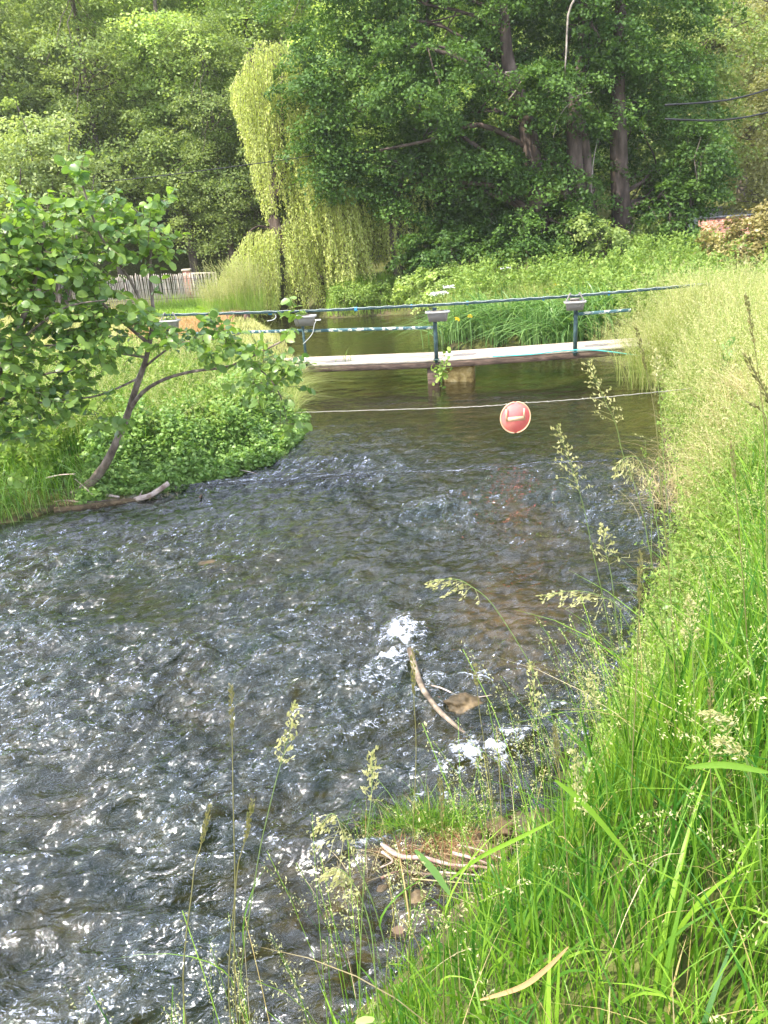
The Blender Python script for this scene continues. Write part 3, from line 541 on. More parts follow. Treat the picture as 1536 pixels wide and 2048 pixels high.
hh = c[2]-gp.location.z; g = MB(); box(g, (0, 0, hh/2-.05), (.27, .27, hh+.06), bev=.01); g.build('shaft', M['brick'], gp); g = MB(); box(g, (0, 0, hh+.02), (.34, .34, .085), bev=.02); g.build('cap', M['deck_edge'], gp)
a, b = at(383, 547, 31.4), at(430, 545, 31.4); g = MB(); box(g, (a+b)/2, (np.linalg.norm(b-a), .05, .05), ax=b-a, bev=.01)
for p_ in (a, b): box(g, (p_[0], p_[1]+.06, (p_[2]+.4)/2), (.06, .06, p_[2]-.35), bev=.005)
tag(g.build('garden_rail', M['deck_edge']), 'low white rail behind the right end of the picket fence', 'rail')

# ------------------------------------------------------------------ brick house at the far right
M['pane'] = noisemat('dark_glass', [(.02, .025, .03), (.05, .06, .07)], 2, .08, spec=.8); M['roof'] = noisemat('grey_roof', [(.10, .10, .11), (.22, .22, .24)], 8, .8, .01); M['whitewash'] = noisemat('whitewash', [(.7, .7, .7), (.82, .82, .84)], 4, .7)
a = at(1398, 438, 33.5); b = at(1640, 430, 32.5); zb = min(gz(a[0], a[1]), gz(b[0], b[1]))-.3; bw = empty('brick_wall', (a[0], a[1], zb)); tag(bw, 'sunlit red brick wall glimpsed left of the bronze hedge', 'wall')
g = MB(); Lw = np.hypot(*(b-a)[:2]); hw = a[2]-zb; dx = np.array([b[0]-a[0], b[1]-a[1], 0]); box(g, rel((a+b)/2*[1, 1, 0]+[0, 0, zb+hw/2], bw), (Lw, .24, hw), ax=dx); g.build('brickwork', M['brick'], bw)
g = MB(); box(g, rel((a+b)/2*[1, 1, 0]+[0, 0, zb+hw+.03], bw), (Lw+.05, .32, .07), ax=dx, bev=.01); g.build('coping', M['roof'], bw)
c = at(1480, 436, 39); zb = gz(c[0], c[1])-.2; hz = at(1480, 420, 39)[2]-zb; hx = empty('outbuilding', (c[0]+.6, c[1]+1.5, zb), R(-6)); tag(hx, 'low white walled outbuilding with a dark roof behind the brick wall', 'building')
g = MB(); box(g, (0, 0, hz/2), (5.6, 3, hz)); g.build('wall', M['whitewash'], hx)
g = MB(); V = [(-3.1, -1.8, hz+.02), (3.1, -1.8, hz+.02), (3.1, 1.8, hz+.02), (-3.1, 1.8, hz+.02), (-3.1, 0, hz+.22), (3.1, 0, hz+.22)]; g.add(V, [(0, 1, 5, 4), (2, 3, 4, 5), (3, 2, 1, 0)], [(0, 4, 3), (1, 2, 5)]); g.build('roof', M['roof'], hx)
for wx in (-1.9, .2, 2.0):
    g = MB(); box(g, (wx, -1.52, hz-.75), (.9, .08, .7)); f_ = g.build('window', M['whitewash'], hx); g = MB(); box(g, (wx, -1.57, hz-.75), (.76, .02, .56)); g.build('pane', M['pane'], f_)

# ------------------------------------------------------------------ overhead cables
M['cable'] = noisemat('black_cable', [(.015, .015, .017), (.03, .03, .033)], 5, .6)
for pts, Y_, r_, lab in (([(1330, 210), (1410, 205), (1470, 197), (1536, 179), (1680, 130)], 24, .028, 'upper black overhead cable at the right edge in front of the pale trees'),
                        ([(1330, 238), (1420, 241), (1480, 236), (1536, 225), (1680, 195)], 24, .028, 'lower black overhead cable at the right edge in front of the pale trees'),
                        ([(-120, 370), (0, 371), (130, 369), (280, 356), (430, 338), (585, 317), (700, 300)], 26.5, .014, 'thin black overhead cable crossing from the left edge to the willow')):
    g = MB(); tube(g, smooth_path([at(a, b, Y_) for a, b in pts], 30), r_, 6); tag(g.build('overhead_cable', M['cable']), lab, 'cable', 'overhead cables')

# ------------------------------------------------------------------ trees
def EL(lst, Y0):  # (px,py,dY,rx,ry,rz) -> world ellipsoids
    return [(*at(px, py, Y0+dy), rx, ry, rz) for px, py, dy, rx, ry, rz in lst]
def root_at(name, px, py, Y_, label, cat='tree', group=None):
    p_ = at(px, py, Y_); r_ = empty(name, (0, 0, 0)); tag(r_, label, cat, group); return r_
def shift_root(r_, base):
    """put the Empty at the thing's base and keep its parts where they are"""
    r_.location = base
    for c in kids(r_): c.matrix_parent_inverse = Matrix.Translation(-Vector(base))
def trunk_px(pts, Y_, lean=0):
    P = [at(a, b, Y_) for a, b in pts]; P[0] = np.array([P[0][0], P[0][1], gz(P[0][0], P[0][1])-.1]); return np.array(P)
def big_tree(name, pts, Y_, tr, E, ncl, per, ls, pr_, lm, bm, label, dead=(), **kw):
    r_ = empty(name); tag(r_, label, 'tree'); tp_ = trunk_px(pts, Y_); tree_parts(r_, tp_, tr, EL(E, Y_), ncl, per, ls, pr_, lm, bm, **kw)
    for dp, dY, r0 in dead:
        g = MB(); pp = smooth_path([at(a, b, Y_+dY) for a, b in dp], 12); tube(g, pp, np.linspace(r0, r0*.3, len(pp)), 6, wob=.08); g.build('dead_branch', M['dead_limb'], r_)
    shift_root(r_, tuple(tp_[0]))
    return r_
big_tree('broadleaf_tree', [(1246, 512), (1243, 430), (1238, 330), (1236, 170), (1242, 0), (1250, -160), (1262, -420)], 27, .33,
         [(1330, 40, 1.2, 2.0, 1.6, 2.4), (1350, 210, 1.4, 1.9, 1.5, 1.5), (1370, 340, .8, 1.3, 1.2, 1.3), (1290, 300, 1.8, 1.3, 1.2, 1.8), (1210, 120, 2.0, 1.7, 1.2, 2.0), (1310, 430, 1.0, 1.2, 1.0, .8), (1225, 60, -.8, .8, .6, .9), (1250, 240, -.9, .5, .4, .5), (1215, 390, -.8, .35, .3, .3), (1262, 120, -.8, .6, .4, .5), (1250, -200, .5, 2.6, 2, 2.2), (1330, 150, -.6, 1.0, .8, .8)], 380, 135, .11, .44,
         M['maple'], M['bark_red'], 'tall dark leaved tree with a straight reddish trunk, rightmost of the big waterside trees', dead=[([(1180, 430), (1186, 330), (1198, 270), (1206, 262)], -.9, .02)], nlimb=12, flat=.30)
big_tree('broadleaf_tree', [(1160, 525), (1158, 420), (1150, 330), (1150, 210), (1168, 100), (1166, 0), (1170, -170), (1175, -380)], 26.4, .30,
         [(1080, 60, 1.6, 1.7, 1.3, 2.0), (1090, 190, -.9, .9, .7, .75), (1110, 330, 1.6, 1.6, 1.2, 1.6), (1140, 440, -.6, .8, .6, .7), (1010, 380, 1.2, 1.5, 1.2, 1.4), (1200, 230, 1.8, 1.5, 1.2, 1.8), (1120, -160, .5, 2.6, 2, 2.0), (1090, 470, .9, 1.0, .8, .8), (1170, 50, -.7, .7, .5, .8), (1160, 250, -.9, .6, .4, .5), (1150, 370, -.8, .5, .4, .4), (1180, 440, -.8, .5, .4, .35), (1175, 140, -.8, .6, .4, .4), (1190, 360, .4, .7, .6, .7)], 400, 135, .11, .42,
         M['maple'], M['bark_red'], 'tall forked tree with a dark upper trunk and a pale broken branch hanging in front', dead=[([(1148, 0), (1136, 30), (1133, 95), (1130, 160), (1142, 200), (1130, 216), (1112, 245), (1107, 276)], -1.3, .032), ([(1120, 205), (1160, 190), (1185, 184)], -1.2, .035)],
         extra_paths=[(trunk_px([(1186, 520), (1182, 430), (1172, 320), (1160, 240)], 26.5), .22, .16)], nlimb=12, flat=.30)
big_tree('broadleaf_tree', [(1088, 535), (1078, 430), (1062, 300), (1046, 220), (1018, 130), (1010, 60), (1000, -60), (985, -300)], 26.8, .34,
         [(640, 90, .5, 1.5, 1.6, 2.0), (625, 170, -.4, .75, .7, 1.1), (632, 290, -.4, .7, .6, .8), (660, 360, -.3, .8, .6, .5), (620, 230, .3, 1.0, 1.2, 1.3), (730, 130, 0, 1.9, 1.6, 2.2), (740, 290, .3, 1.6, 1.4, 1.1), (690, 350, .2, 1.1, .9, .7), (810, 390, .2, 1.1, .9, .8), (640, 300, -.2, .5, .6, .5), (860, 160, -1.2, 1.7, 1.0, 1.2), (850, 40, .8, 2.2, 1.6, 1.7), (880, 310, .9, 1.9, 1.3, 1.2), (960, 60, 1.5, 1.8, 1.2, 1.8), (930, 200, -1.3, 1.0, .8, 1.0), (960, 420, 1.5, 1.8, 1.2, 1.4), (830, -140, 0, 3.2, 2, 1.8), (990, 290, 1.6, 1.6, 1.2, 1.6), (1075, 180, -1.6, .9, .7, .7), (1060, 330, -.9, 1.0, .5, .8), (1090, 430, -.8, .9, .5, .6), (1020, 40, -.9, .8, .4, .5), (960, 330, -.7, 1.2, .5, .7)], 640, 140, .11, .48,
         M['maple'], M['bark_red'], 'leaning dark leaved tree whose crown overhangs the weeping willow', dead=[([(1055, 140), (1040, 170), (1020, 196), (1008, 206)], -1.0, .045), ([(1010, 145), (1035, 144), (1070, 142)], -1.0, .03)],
         extra_paths=[([at(1060, 300, 26.8), at(960, 250, 26.5), at(860, 280, 26.2), at(760, 300, 26.0)], .10, .03), ([at(1040, 200, 26.8), at(900, 110, 26), at(780, 90, 26)], .10, .03)], nlimb=10, flat=.30)
big_tree('broadleaf_tree', [(796, 560), (792, 500), (786, 440), (800, 360), (830, 260), (850, 120), (860, -60)], 28.5, .2,
         [(870, 420, .6, 1.6, 1.2, 1.2), (840, 500, .4, 1.0, .8, .7), (800, 350, 1.4, 1.7, 1.2, 1.4), (920, 480, .6, 1.2, 1, .8), (900, 330, 1.6, 1.6, 1.0, 1.6)], 170, 105, .13, .40,
         M['maple'], M['bark'], 'slim dark trunked tree in deep shade right of the willow strands', nlimb=12)
# shrubs under the trees
def shrub(name, E, Y_, ncl, per, ls, pr_, lm, label, cat='shrub', stems=7, sr=.03, up=.7, aspect=.7, group=None):
    Ew = np.array(EL(E, Y_)); c = Ew[:, :3].mean(0); b = np.array([c[0], c[1], gz(c[0], c[1])-.05]); r_ = empty(name); tag(r_, label, cat, group)
    g = MB()
    for e in Ew:
        for q in range(stems): limb(g, b+rng.normal(0, .15, 3)*[1, 1, 0], e[:3]+rng.standard_normal(3)*e[3:]*.5, sr, sr*.25, .08)
    g.build('stems', M['bark'], r_, smooth=True); g = MB(); C, d, e = in_ellipsoids(Ew, ncl, .4); C[:, 2] = np.maximum(C[:, 2], b[2]+.12)
    pads(g, C, d, pr_, per, ls, .4, up, aspect); g.build('foliage', lm, r_); shift_root(r_, tuple(b)); return r_
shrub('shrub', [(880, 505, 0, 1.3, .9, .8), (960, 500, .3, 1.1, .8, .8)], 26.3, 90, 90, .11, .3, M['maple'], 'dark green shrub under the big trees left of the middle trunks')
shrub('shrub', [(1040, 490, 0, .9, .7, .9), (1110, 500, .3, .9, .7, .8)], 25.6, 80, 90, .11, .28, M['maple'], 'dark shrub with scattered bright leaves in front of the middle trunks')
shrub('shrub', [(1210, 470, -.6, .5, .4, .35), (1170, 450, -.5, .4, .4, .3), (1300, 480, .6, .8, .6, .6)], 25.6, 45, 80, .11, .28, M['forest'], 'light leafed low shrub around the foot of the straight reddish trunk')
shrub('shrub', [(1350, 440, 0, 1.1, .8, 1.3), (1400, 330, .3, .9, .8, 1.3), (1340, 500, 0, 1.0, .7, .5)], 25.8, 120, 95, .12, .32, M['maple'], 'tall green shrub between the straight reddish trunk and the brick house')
shrub('round_bush', [(1433, 515, 0, .55, .5, .42)], 22.5, 34, 110, .07, .2, M['nettle'], 'small round clipped green bush on a thin stem below the brick house', stems=3)
shrub('beech_hedge', [(1500, 480, 0, 1.0, .9, .75), (1530, 530, .1, 1.1, .9, .6), (1590, 470, .2, 1.1, .9, 1.0), (1476, 540, 0, .5, .5, .4)], 20.5, 190, 100, .085, .26, M['hedge'], 'bronze and gold leaved hedge at the right edge of the meadow', 'hedge')
shrub('bank_bush', [(705, 592, 0, .95, .7, .42), (770, 588, .1, 1.0, .7, .45), (815, 600, .1, .5, .5, .35)], 27.2, 110, 90, .07, .22, M['nettle'], 'bright yellow green bush at the far waterline beside the willow', up=.4)
shrub('shrub', [(850, 575, 0, .9, .6, .55), (900, 560, .2, .8, .6, .45)], 25.2, 60, 90, .09, .24, M['forest'], 'dark green waterside shrub between the bright bush and the iris bed')
shrub('shrub', [(60, 330, 0, 1.2, 1.2, 1.7), (115, 340, .3, 1.2, 1.2, 1.3), (90, 430, 0, 1.7, 1.2, 1.4), (20, 400, 0, 1.2, 1, 1.2)], 26, 190, 100, .115, .36, M['forest_pale'], 'pale grey green bushy tree rising behind the alder at the left edge', 'tree', 8, .06)

# the weeping willow
wroot = empty('weeping_willow'); tag(wroot, 'yellow green weeping willow trailing its strands over the far water', 'tree')
tb = MB(); wt = trunk_px([(662, 600), (590, 520), (548, 440), (556, 300), (566, 180), (572, 110)], 29.6); pp = smooth_path(wt, 14); tube(tb, pp, np.linspace(.30, .08, len(pp)), 9, wob=.05)
for pth, r0 in (([(548, 440), (530, 240), (505, 130), (495, 105)], .10), ([(550, 400), (600, 250), (640, 180)], .10), ([(560, 470), (520, 452), (490, 470)], .06), ([(560, 460), (660, 400), (760, 370), (850, 340)], .12), ([(566, 180), (540, 110), (520, 88)], .06), ([(600, 500), (700, 420), (790, 400)], .09)):
    pp = smooth_path([at(a, b, 29.6+rng.uniform(-.6, .6)) for a, b in pth], 9); tube(tb, pp, np.linspace(r0, .02, len(pp)), 6)
tb.build('trunk', M['bark_red'], wroot, smooth=True)
def ip(x, xs_, ys_): return np.interp(x, xs_, ys_)
lb = MB(); ns = 0
topx = [470, 490, 520, 560, 600, 640, 700, 760, 800, 870]
def strand(p, ln, dirx):
    n_ = max(6, int(ln/.022)); t = np.linspace(0, 1, n_); sway = rng.normal(0, .05)
    P = p+np.stack([dirx*.25*(1-np.exp(-4*t))+sway*ln*t**2+.02*np.sin(t*9+sway*70), rng.normal(0, .12)*t, -ln*t+.10*np.exp(-5*t)*0], -1)
    return P
allP = []; allr = []; SP = []
def strands(k, xr, ytop, ybot, Y_, lr, shade=0):
    for q in range(k):
        px = rng.uniform(*xr); yt = ytop(px); yb = ybot(px)
        if yb-yt < 15: continue
        py = yt+(yb-yt)*rng.uniform(0, 1)**1.7*.85; Yd = Y_+rng.uniform(-1.5, 1.3); p_ = at(px, py, Yd); mx_ = (p_[2]-at(px, yb+rng.normal(0, 14), Yd)[2]); ln = min(rng.uniform(*lr), mx_)
        if ln < .25: continue
        P = strand(p_, ln, np.sign(px-560)*.6); tone = rng.uniform(0, 1); allP.append(P+rng.normal(0, .03, P.shape)); allr.append(np.clip(tone*.6+rng.uniform(0, .4, len(P))-shade, 0, 1)); SP.append(P[::max(1, len(P)//5)])
strands(330, (468, 610), lambda x: ip(x, [468, 485, 515, 560, 610], [165, 118, 80, 84, 110]), lambda x: ip(x, [468, 480, 500, 520, 540, 560, 575, 610], [200, 250, 330, 425, 430, 430, 600, 610]), 29, (.8, 3.2))
strands(150, (590, 665), lambda x: ip(x, [590, 665], [120, 210]), lambda x: 600, 29.6, (1, 3.2))
strands(400, (500, 730), lambda x: ip(x, [500, 560, 600, 700, 730], [470, 452, 330, 370, 380]), lambda x: ip(x, [500, 560, 640, 700, 730], [612, 616, 618, 600, 560]), 28.6, (.8, 2.6))
strands(240, (440, 560), lambda x: ip(x, [440, 470, 495, 560], [560, 505, 462, 452]), lambda x: ip(x, [440, 470, 560], [590, 600, 618]), 28.3, (.5, 2.0))
strands(120, (700, 860), lambda x: ip(x, [700, 760, 820, 880], [400, 380, 350, 340]), lambda x: ip(x, [700, 740, 780, 830, 880], [570, 510, 540, 470, 430]), 28.8, (.8, 2.6))
PP = np.concatenate(allP); rr_ = np.concatenate(allr); k = len(PP); dn = rng.standard_normal((k, 3))*.55; dn[:, 2] -= 1; dn = nrm(dn); sN = nrm(np.cross(dn, rng.standard_normal((k, 3)))); Ls = rng.uniform(.06, .12, k)[:, None]; wS = Ls*.22
lb.add(np.stack([PP, PP+dn*Ls*.45+sN*wS, PP+dn*Ls, PP+dn*Ls*.45-sN*wS], 1).reshape(-1, 3), np.arange(4*k).reshape(-1, 4), None, np.repeat(rr_, 4))
lb.build('crown', M['willow'], wroot)
tb = MB()
for P in SP: tube(tb, P, .006, 3, cap=False)
tb.build('strand_twigs', M['twig'], wroot); shift_root(wroot, tuple(wt[0]))

# trees of the wood behind: one built of each shape, then copied
def forest_proto(seed, h, E, lm, bm, ncl=230, per=140, ls=.13, pr_=.66, tr=.2, trunk=None, nlimb=22):
    r_ = empty('woodland_tree'); tree_parts(r_, trunk or [(0, 0, -.4), (.05, .02, h*.3), (-.1, .05, h*.6), (.05, 0, h)], tr, E, ncl, per, ls, pr_, lm, bm, nlimb=nlimb, flat=.32); return r_
FP = [forest_proto(0, 12.5, [(0, 0, 9.5, 3.0, 3.0, 3.2), (1.2, -.6, 6, 2.8, 2.6, 2.2), (-1.6, -.4, 7, 2.4, 2.4, 2.2), (0, 0, 12.5, 1.8, 1.8, 1.6), (-.6, -.8, 3.6, 2.2, 2, 1.2)], M['forest'], M['bark'], 300),
      forest_proto(1, 14, [(0, 0, 12, 2.6, 2.6, 3.0), (.8, -1, 8, 3.2, 2.8, 1.6), (-1.8, -.6, 9, 2.2, 2.2, 1.4), (-.5, -.8, 5.4, 2.8, 2.4, 1.3), (1.8, -.4, 5.0, 1.6, 2, 1.2)], M['forest'], M['bark'], 300),
      forest_proto(2, 11, [(0, 0, 8, 2.6, 2.6, 2.8), (0, -.6, 4.8, 2.8, 2.6, 2.0), (.9, 0, 11, 1.6, 1.6, 1.8), (-1.4, -.5, 6, 1.7, 1.6, 1.8)], M['forest_pale'], M['bark'], 280)]
M['golden'] = leafmat('golden_green_leaf', (.22, .23, .08), (.52, .50, .24), .38, .5, .25)
FP.append(forest_proto(3, 12, [(0, 0, 9, 2.6, 2.6, 3.0), (.9, -.5, 5.5, 2.6, 2.4, 1.8), (-1.4, -.4, 6.6, 2.0, 2.0, 1.6), (.2, -.6, 3.4, 2.4, 2.2, 1.3)], M['golden'], M['bark'], 240))
spots = [(0, 250, 590, 37, 1.0, 'grey green tree directly above the picket fence'), (1, 395, 580, 38, 1.05, 'tree with spreading horizontal limbs left of the willow top'), (2, 90, 590, 40, 1.15, 'pale yellow green tree behind the grey bushy tree at the upper left'),
         (0, 470, 575, 36, .8, 'low shaded tree tucked behind the left side of the willow'), (1, -30, 600, 36, 1.1, 'dark hollow crowned tree at the left edge of the photo'), (2, 330, 580, 43, 1.45, 'tall pale tree reaching the top edge above the fence'),
         (0, 560, 570, 42, 1.35, 'tall tree behind the willow top with dark forking limbs'), (2, 190, 580, 46, 1.6, 'bright topped tree in the upper left corner area'), (1, 690, 560, 38, 1.1, 'tree mostly hidden behind willow and leaning tree'),
         (0, 830, 555, 36, 1.1, 'shaded tree seen through gaps above the far shore'), (1, 980, 545, 37, 1.15, 'shaded tree behind the leaning trunk'), (0, 1130, 535, 35, 1.1, 'shaded tree behind the forked tree'), (1, 1290, 520, 36, 1.1, 'shaded tree behind the straight reddish trunk'),
         (3, 1475, 480, 44, 1.25, 'pale golden green tree above the brick house'), (3, 1575, 470, 38, 1.1, 'pale tree reaching in from the right edge behind the cables'), (1, 1400, 490, 48, 1.5, 'tall tree at the upper right behind the tall shrub'), (0, 1560, 470, 50, 1.6, 'tall darker tree in the upper right corner')]
used = set()
for q, (k, px, py, Y_, sc, lab) in enumerate(spots):
    o_ = FP[k] if k not in used else copy_tree(FP[k]); used.add(k); p_ = at(px, py, Y_); o_.location = (p_[0], p_[1], gz(p_[0], p_[1])-.1); o_.rotation_euler = (0, 0, rng.uniform(-.6, .6)+(q % 3)*1.9); o_.scale = (sc, sc, sc*rng.uniform(.92, 1.08)); tag(o_, lab, 'tree', 'trees at the edge of the wood')
# the wooded slope that reads as one mass
g = MB(); gt = MB(); Cs = []
for q in range(150):
    Y_ = rng.uniform(44, 88); px = rng.uniform(-250, 1800); p_ = at(px, 500, Y_); b = np.array([p_[0], p_[1], gz(p_[0], p_[1])]); h = rng.uniform(9, 15); tube(gt, [b-[0, 0, .3], b+[0, 0, h*.5], b+[rng.normal(0, .4), 0, h]], [.2, .16, .05], 5)
    E = [(b[0], b[1], b[2]+h*.72, 2.8, 2.6, h*.3), (b[0]+rng.normal(0, 1.2), b[1]-.6, b[2]+h*.42, 2.6, 2.4, h*.2)]; C, d, e = in_ellipsoids(E, 52, .55); pads(g, C, d, .8, 30, .34, .35, .7, tone=np.clip(rng.uniform(.0, .7)+rng.uniform(0, .3, 52), 0, 1))
wd = g.build('woodland', M['forest'], None); tag(wd, 'sunlit wooded hillside rising far behind the stream', 'woodland', kind='stuff')
tag(gt.build('woodland_trunks', M['bark'], None), 'dim trunks inside the wooded hillside', 'woodland', kind='stuff')

# ------------------------------------------------------------------ leaning alder on the left bank
ar = empty('alder_tree'); tag(ar, 'young alder with round leaves leaning out from the left bank', 'tree')
AY = 8.75
tb = MB(); tr_ = [at(118, 1008, 8.95), at(160, 985, 8.9), at(200, 945, 8.85), at(228, 895, AY), at(252, 838, AY), at(272, 775, 8.7), at(290, 725, 8.65), at(300, 680, 8.6), at(306, 620, 8.6), at(300, 540, 8.6), at(310, 450, 8.6), at(330, 400, 8.6)]
pp = smooth_path(tr_, 30); tube(tb, pp, np.interp(np.linspace(0, 1, len(pp)), [0, .12, .3, .62, 1], [.085, .058, .040, .026, .006]), 10, wob=.05)
br = [([(258, 822, 8.75), (285, 785, 8.6), (330, 758, 8.5), (390, 742, 8.4), (460, 732, 8.3), (530, 700, 8.2), (590, 668, 8.1)], .026), ([(460, 732, 8.3), (520, 740, 8.2), (560, 790, 8.15), (575, 850, 8.1)], .012), ([(288, 735, 8.7), (350, 690, 8.4), (420, 680, 8.2), (480, 668, 8.1)], .014),
      ([(300, 690, 8.6), (220, 620, 8.3), (130, 540, 8.1), (60, 470, 8)], .022), ([(303, 650, 8.6), (260, 560, 8.5), (200, 470, 8.3), (165, 370, 8.2), (160, 335, 8.2)], .018), ([(292, 715, 8.6), (200, 700, 8.2), (110, 690, 7.9), (10, 700, 7.7)], .018), ([(280, 755, 8.7), (200, 790, 8.3), (120, 800, 8.0), (40, 810, 7.8)], .014),
      ([(-120, 1020, 8.4), (-60, 850, 8.2), (20, 700, 8.0), (70, 560, 8.0), (90, 430, 8.1)], .05), ([(-60, 850, 8.2), (60, 760, 7.9), (150, 740, 7.8)], .02), ([(20, 700, 8), (120, 620, 7.8), (210, 600, 7.8)], .018), ([(310, 450, 8.6), (270, 420, 8.5), (230, 390, 8.4)], .01)]
for b_, r0 in br: pp = smooth_path([at(*q) for q in b_], 12); tube(tb, pp, np.linspace(r0, r0*.3, len(pp)), 6)
tb.build('trunk', M['bark_alder'], ar, smooth=True)
AE = EL([(165, 465, -.4, .50, .5, .34), (60, 490, -.5, .55, .6, .34), (270, 450, 0, .32, .45, .30), (90, 590, -.5, .60, .6, .40), (190, 540, -.3, .38, .5, .32), (10, 680, -.8, .5, .5, .38), (170, 690, -.6, .48, .5, .30), (60, 800, -.7, .42, .4, .24), (285, 655, -.1, .28, .4, .16),
         (390, 682, -.4, .30, .35, .16), (470, 680, -.5, .30, .3, .17), (535, 715, -.55, .30, .3, .27), (588, 650, -.65, .13, .2, .2), (545, 800, -.55, .17, .2, .30), (575, 740, -.6, .14, .2, .3), (505, 760, -.55, .18, .2, .16), (430, 650, -.5, .22, .2, .12), (570, 855, -.6, .10, .15, .15), (335, 405, -.1, .16, .2, .12), (160, 350, -.5, .10, .15, .16), (150, 780, -.6, .36, .3, .22), (220, 830, -.5, .18, .2, .14), (0, 540, -.6, .5, .5, .5), (-90, 640, -.7, .5, .5, .9), (-150, 600, -.6, .6, .6, .8), (40, 560, -.5, .5, .5, .35), (110, 420, -.3, .5, .5, .2), (30, 760, -.8, .5, .4, .45), (60, 850, -.7, .3, .3, .2), (200, 640, -.5, .45, .4, .28), (300, 590, -.3, .14, .2, .25), (-20, 880, -.9, .4, .4, .4), (300, 470, -.2, .25, .3, .25)], 8.6)  # outermost left leaf mass is out of view, added to shade the bank
Cw, dw, ew = in_ellipsoids(AE, 800, .3); ntw = len(Cw); TB = []; TD = []; TR = []; tg = MB()
for q in range(ntw):
    dr = dw[q]*[1, 1, .6]+[.15, -.15, .35]+rng.normal(0, .35, 3); dr = dr/np.linalg.norm(dr); ln = rng.uniform(.18, .36); P0 = Cw[q]-dr*ln*.5; nl = rng.integers(6, 10); t = np.linspace(.1, 1, nl); tone = rng.uniform(0, 1)
    pt = P0+dr*ln*t[:, None]; pt[:, 2] -= t*t*.03; sd2 = np.cross(dr, [0, 0, 1.]); sd2 /= np.linalg.norm(sd2)+1e-6
    LD = sd2*np.where(np.arange(nl) % 2, 1, -1)[:, None]*.9+dr*.7+rng.normal(0, .35, (nl, 3)); LD[:, 2] -= .25; TB.append(pt); TD.append(LD); TR.append(np.clip(tone*.5+rng.uniform(0, .5, nl), 0, 1)); tube(tg, np.vstack([P0-dr*.05, pt]), .0028, 4, cap=False)
g = MB(); round_leaves(g, np.concatenate(TB), np.concatenate(TD), .092, np.concatenate(TR), .80, .22); g.build('crown', M['alder'], ar); tg.build('twigs', M['twig'], ar)
shift_root(ar, tuple(tr_[0]))

# ------------------------------------------------------------------ ground cover
def stuff(mb, name, m, label, cat, **kw): o_ = mb.build(name, m, None); tag(o_, label, cat, kind='stuff'); return o_
right = lambda x, y, sd, lf: ~lf
# near right bank: broad lush blades
g = MB()
P, sd = scatter(60000, -1.5, 4.5, .55, 5.6, lambda x, y, sd, lf: (~lf) & (sd > -.05) & (np.hypot(x, y) > .62), mn=-.05)
P = P[rng.uniform(0, 1, len(P)) < np.clip(1.25-.14*P[:, 1], .4, 1)]; sd = _dist(P[:, :2], RE)
patch = fbm(P[:, 0]*1.6, P[:, 1]*1.6, 3)
hh = .20+.44*sstep(.0, 1.1, sd)+.08*patch; tone = np.clip(.45+.5*patch+rng.normal(0, .25, len(P)), 0, 1)
hh = hh*(.38+.62*sstep(-.1, 1.3, P[:, 0]+.2*(P[:, 1]-2)))*(1+.35*fbm(P[:, 0]*3, P[:, 1]*3, 2))
lim = np.clip((CAMH-.55-P[:, 2]-.25*np.hypot(P[:, 0], P[:, 1])*.3)/1.05, .25, 2); hh = np.minimum(hh, lim)
k = rng.uniform(0, 1, len(P)); fine = k < .40; blades(g, P[fine], hh[fine]*.95, .0042, .3, 5, tone[fine]); wide = (k >= .42) & (k < .72); blades(g, P[wide], hh[wide]*1.28, .0145, .36, 7, np.clip(tone[wide]*1.1-.15+rng.normal(0, .2, wide.sum()), 0, .9)); mid = (k >= .72); blades(g, P[mid], hh[mid], .0065, .45, 6, tone[mid])
stuff(g, 'bank_grass', M['grass'], 'lush bright green grass on the near right bank', 'grass')
print('near grass', len(P))
g = MB(); P, sd = scatter(1000, -1.0, 4.5, .7, 6, lambda x, y, sd, lf: (~lf) & (sd > .02)); blades(g, P, .20+.30*sstep(.2, 1, sd), .005, .7, 6, None, lean=.3); stuff(g, 'dead_thatch', M['straw'], 'dry yellowed blades mixed through the near bank grass', 'dry grass')
# flowering grasses above it
g = MB(); P, sd = scatter(3000, -1.2, 4.5, .8, 6.5, lambda x, y, sd, lf: (~lf) & (sd > .05) & (np.hypot(x, y) > .8))
P_ = P[rng.uniform(0, 1, len(P)) < sstep(-.6, 1.0, P[:, 0])]; sd = _dist(P_[:, :2], RE); seed_stalks(g, P_, .52+.22*sstep(.1, 1, sd), .018, 34, .0075, .002, 0, 1, .3, headf=.22); P, sd = scatter(800, -1.1, 1.7, 1.0, 3.6, lambda x, y, sd, lf: (~lf) & (sd < .75) & (sd > .0)); P = P[rng.uniform(0, 1, len(P)) < .55]; seed_stalks(g, P, .72, .022, 40, .008, .0022, 0, 1, .22, headf=.26, az=2.2); stuff(g, 'flowering_grass', [M['grass'], M['seed']], 'flowering grass stalks with pale seed heads on the near bank', 'grass')
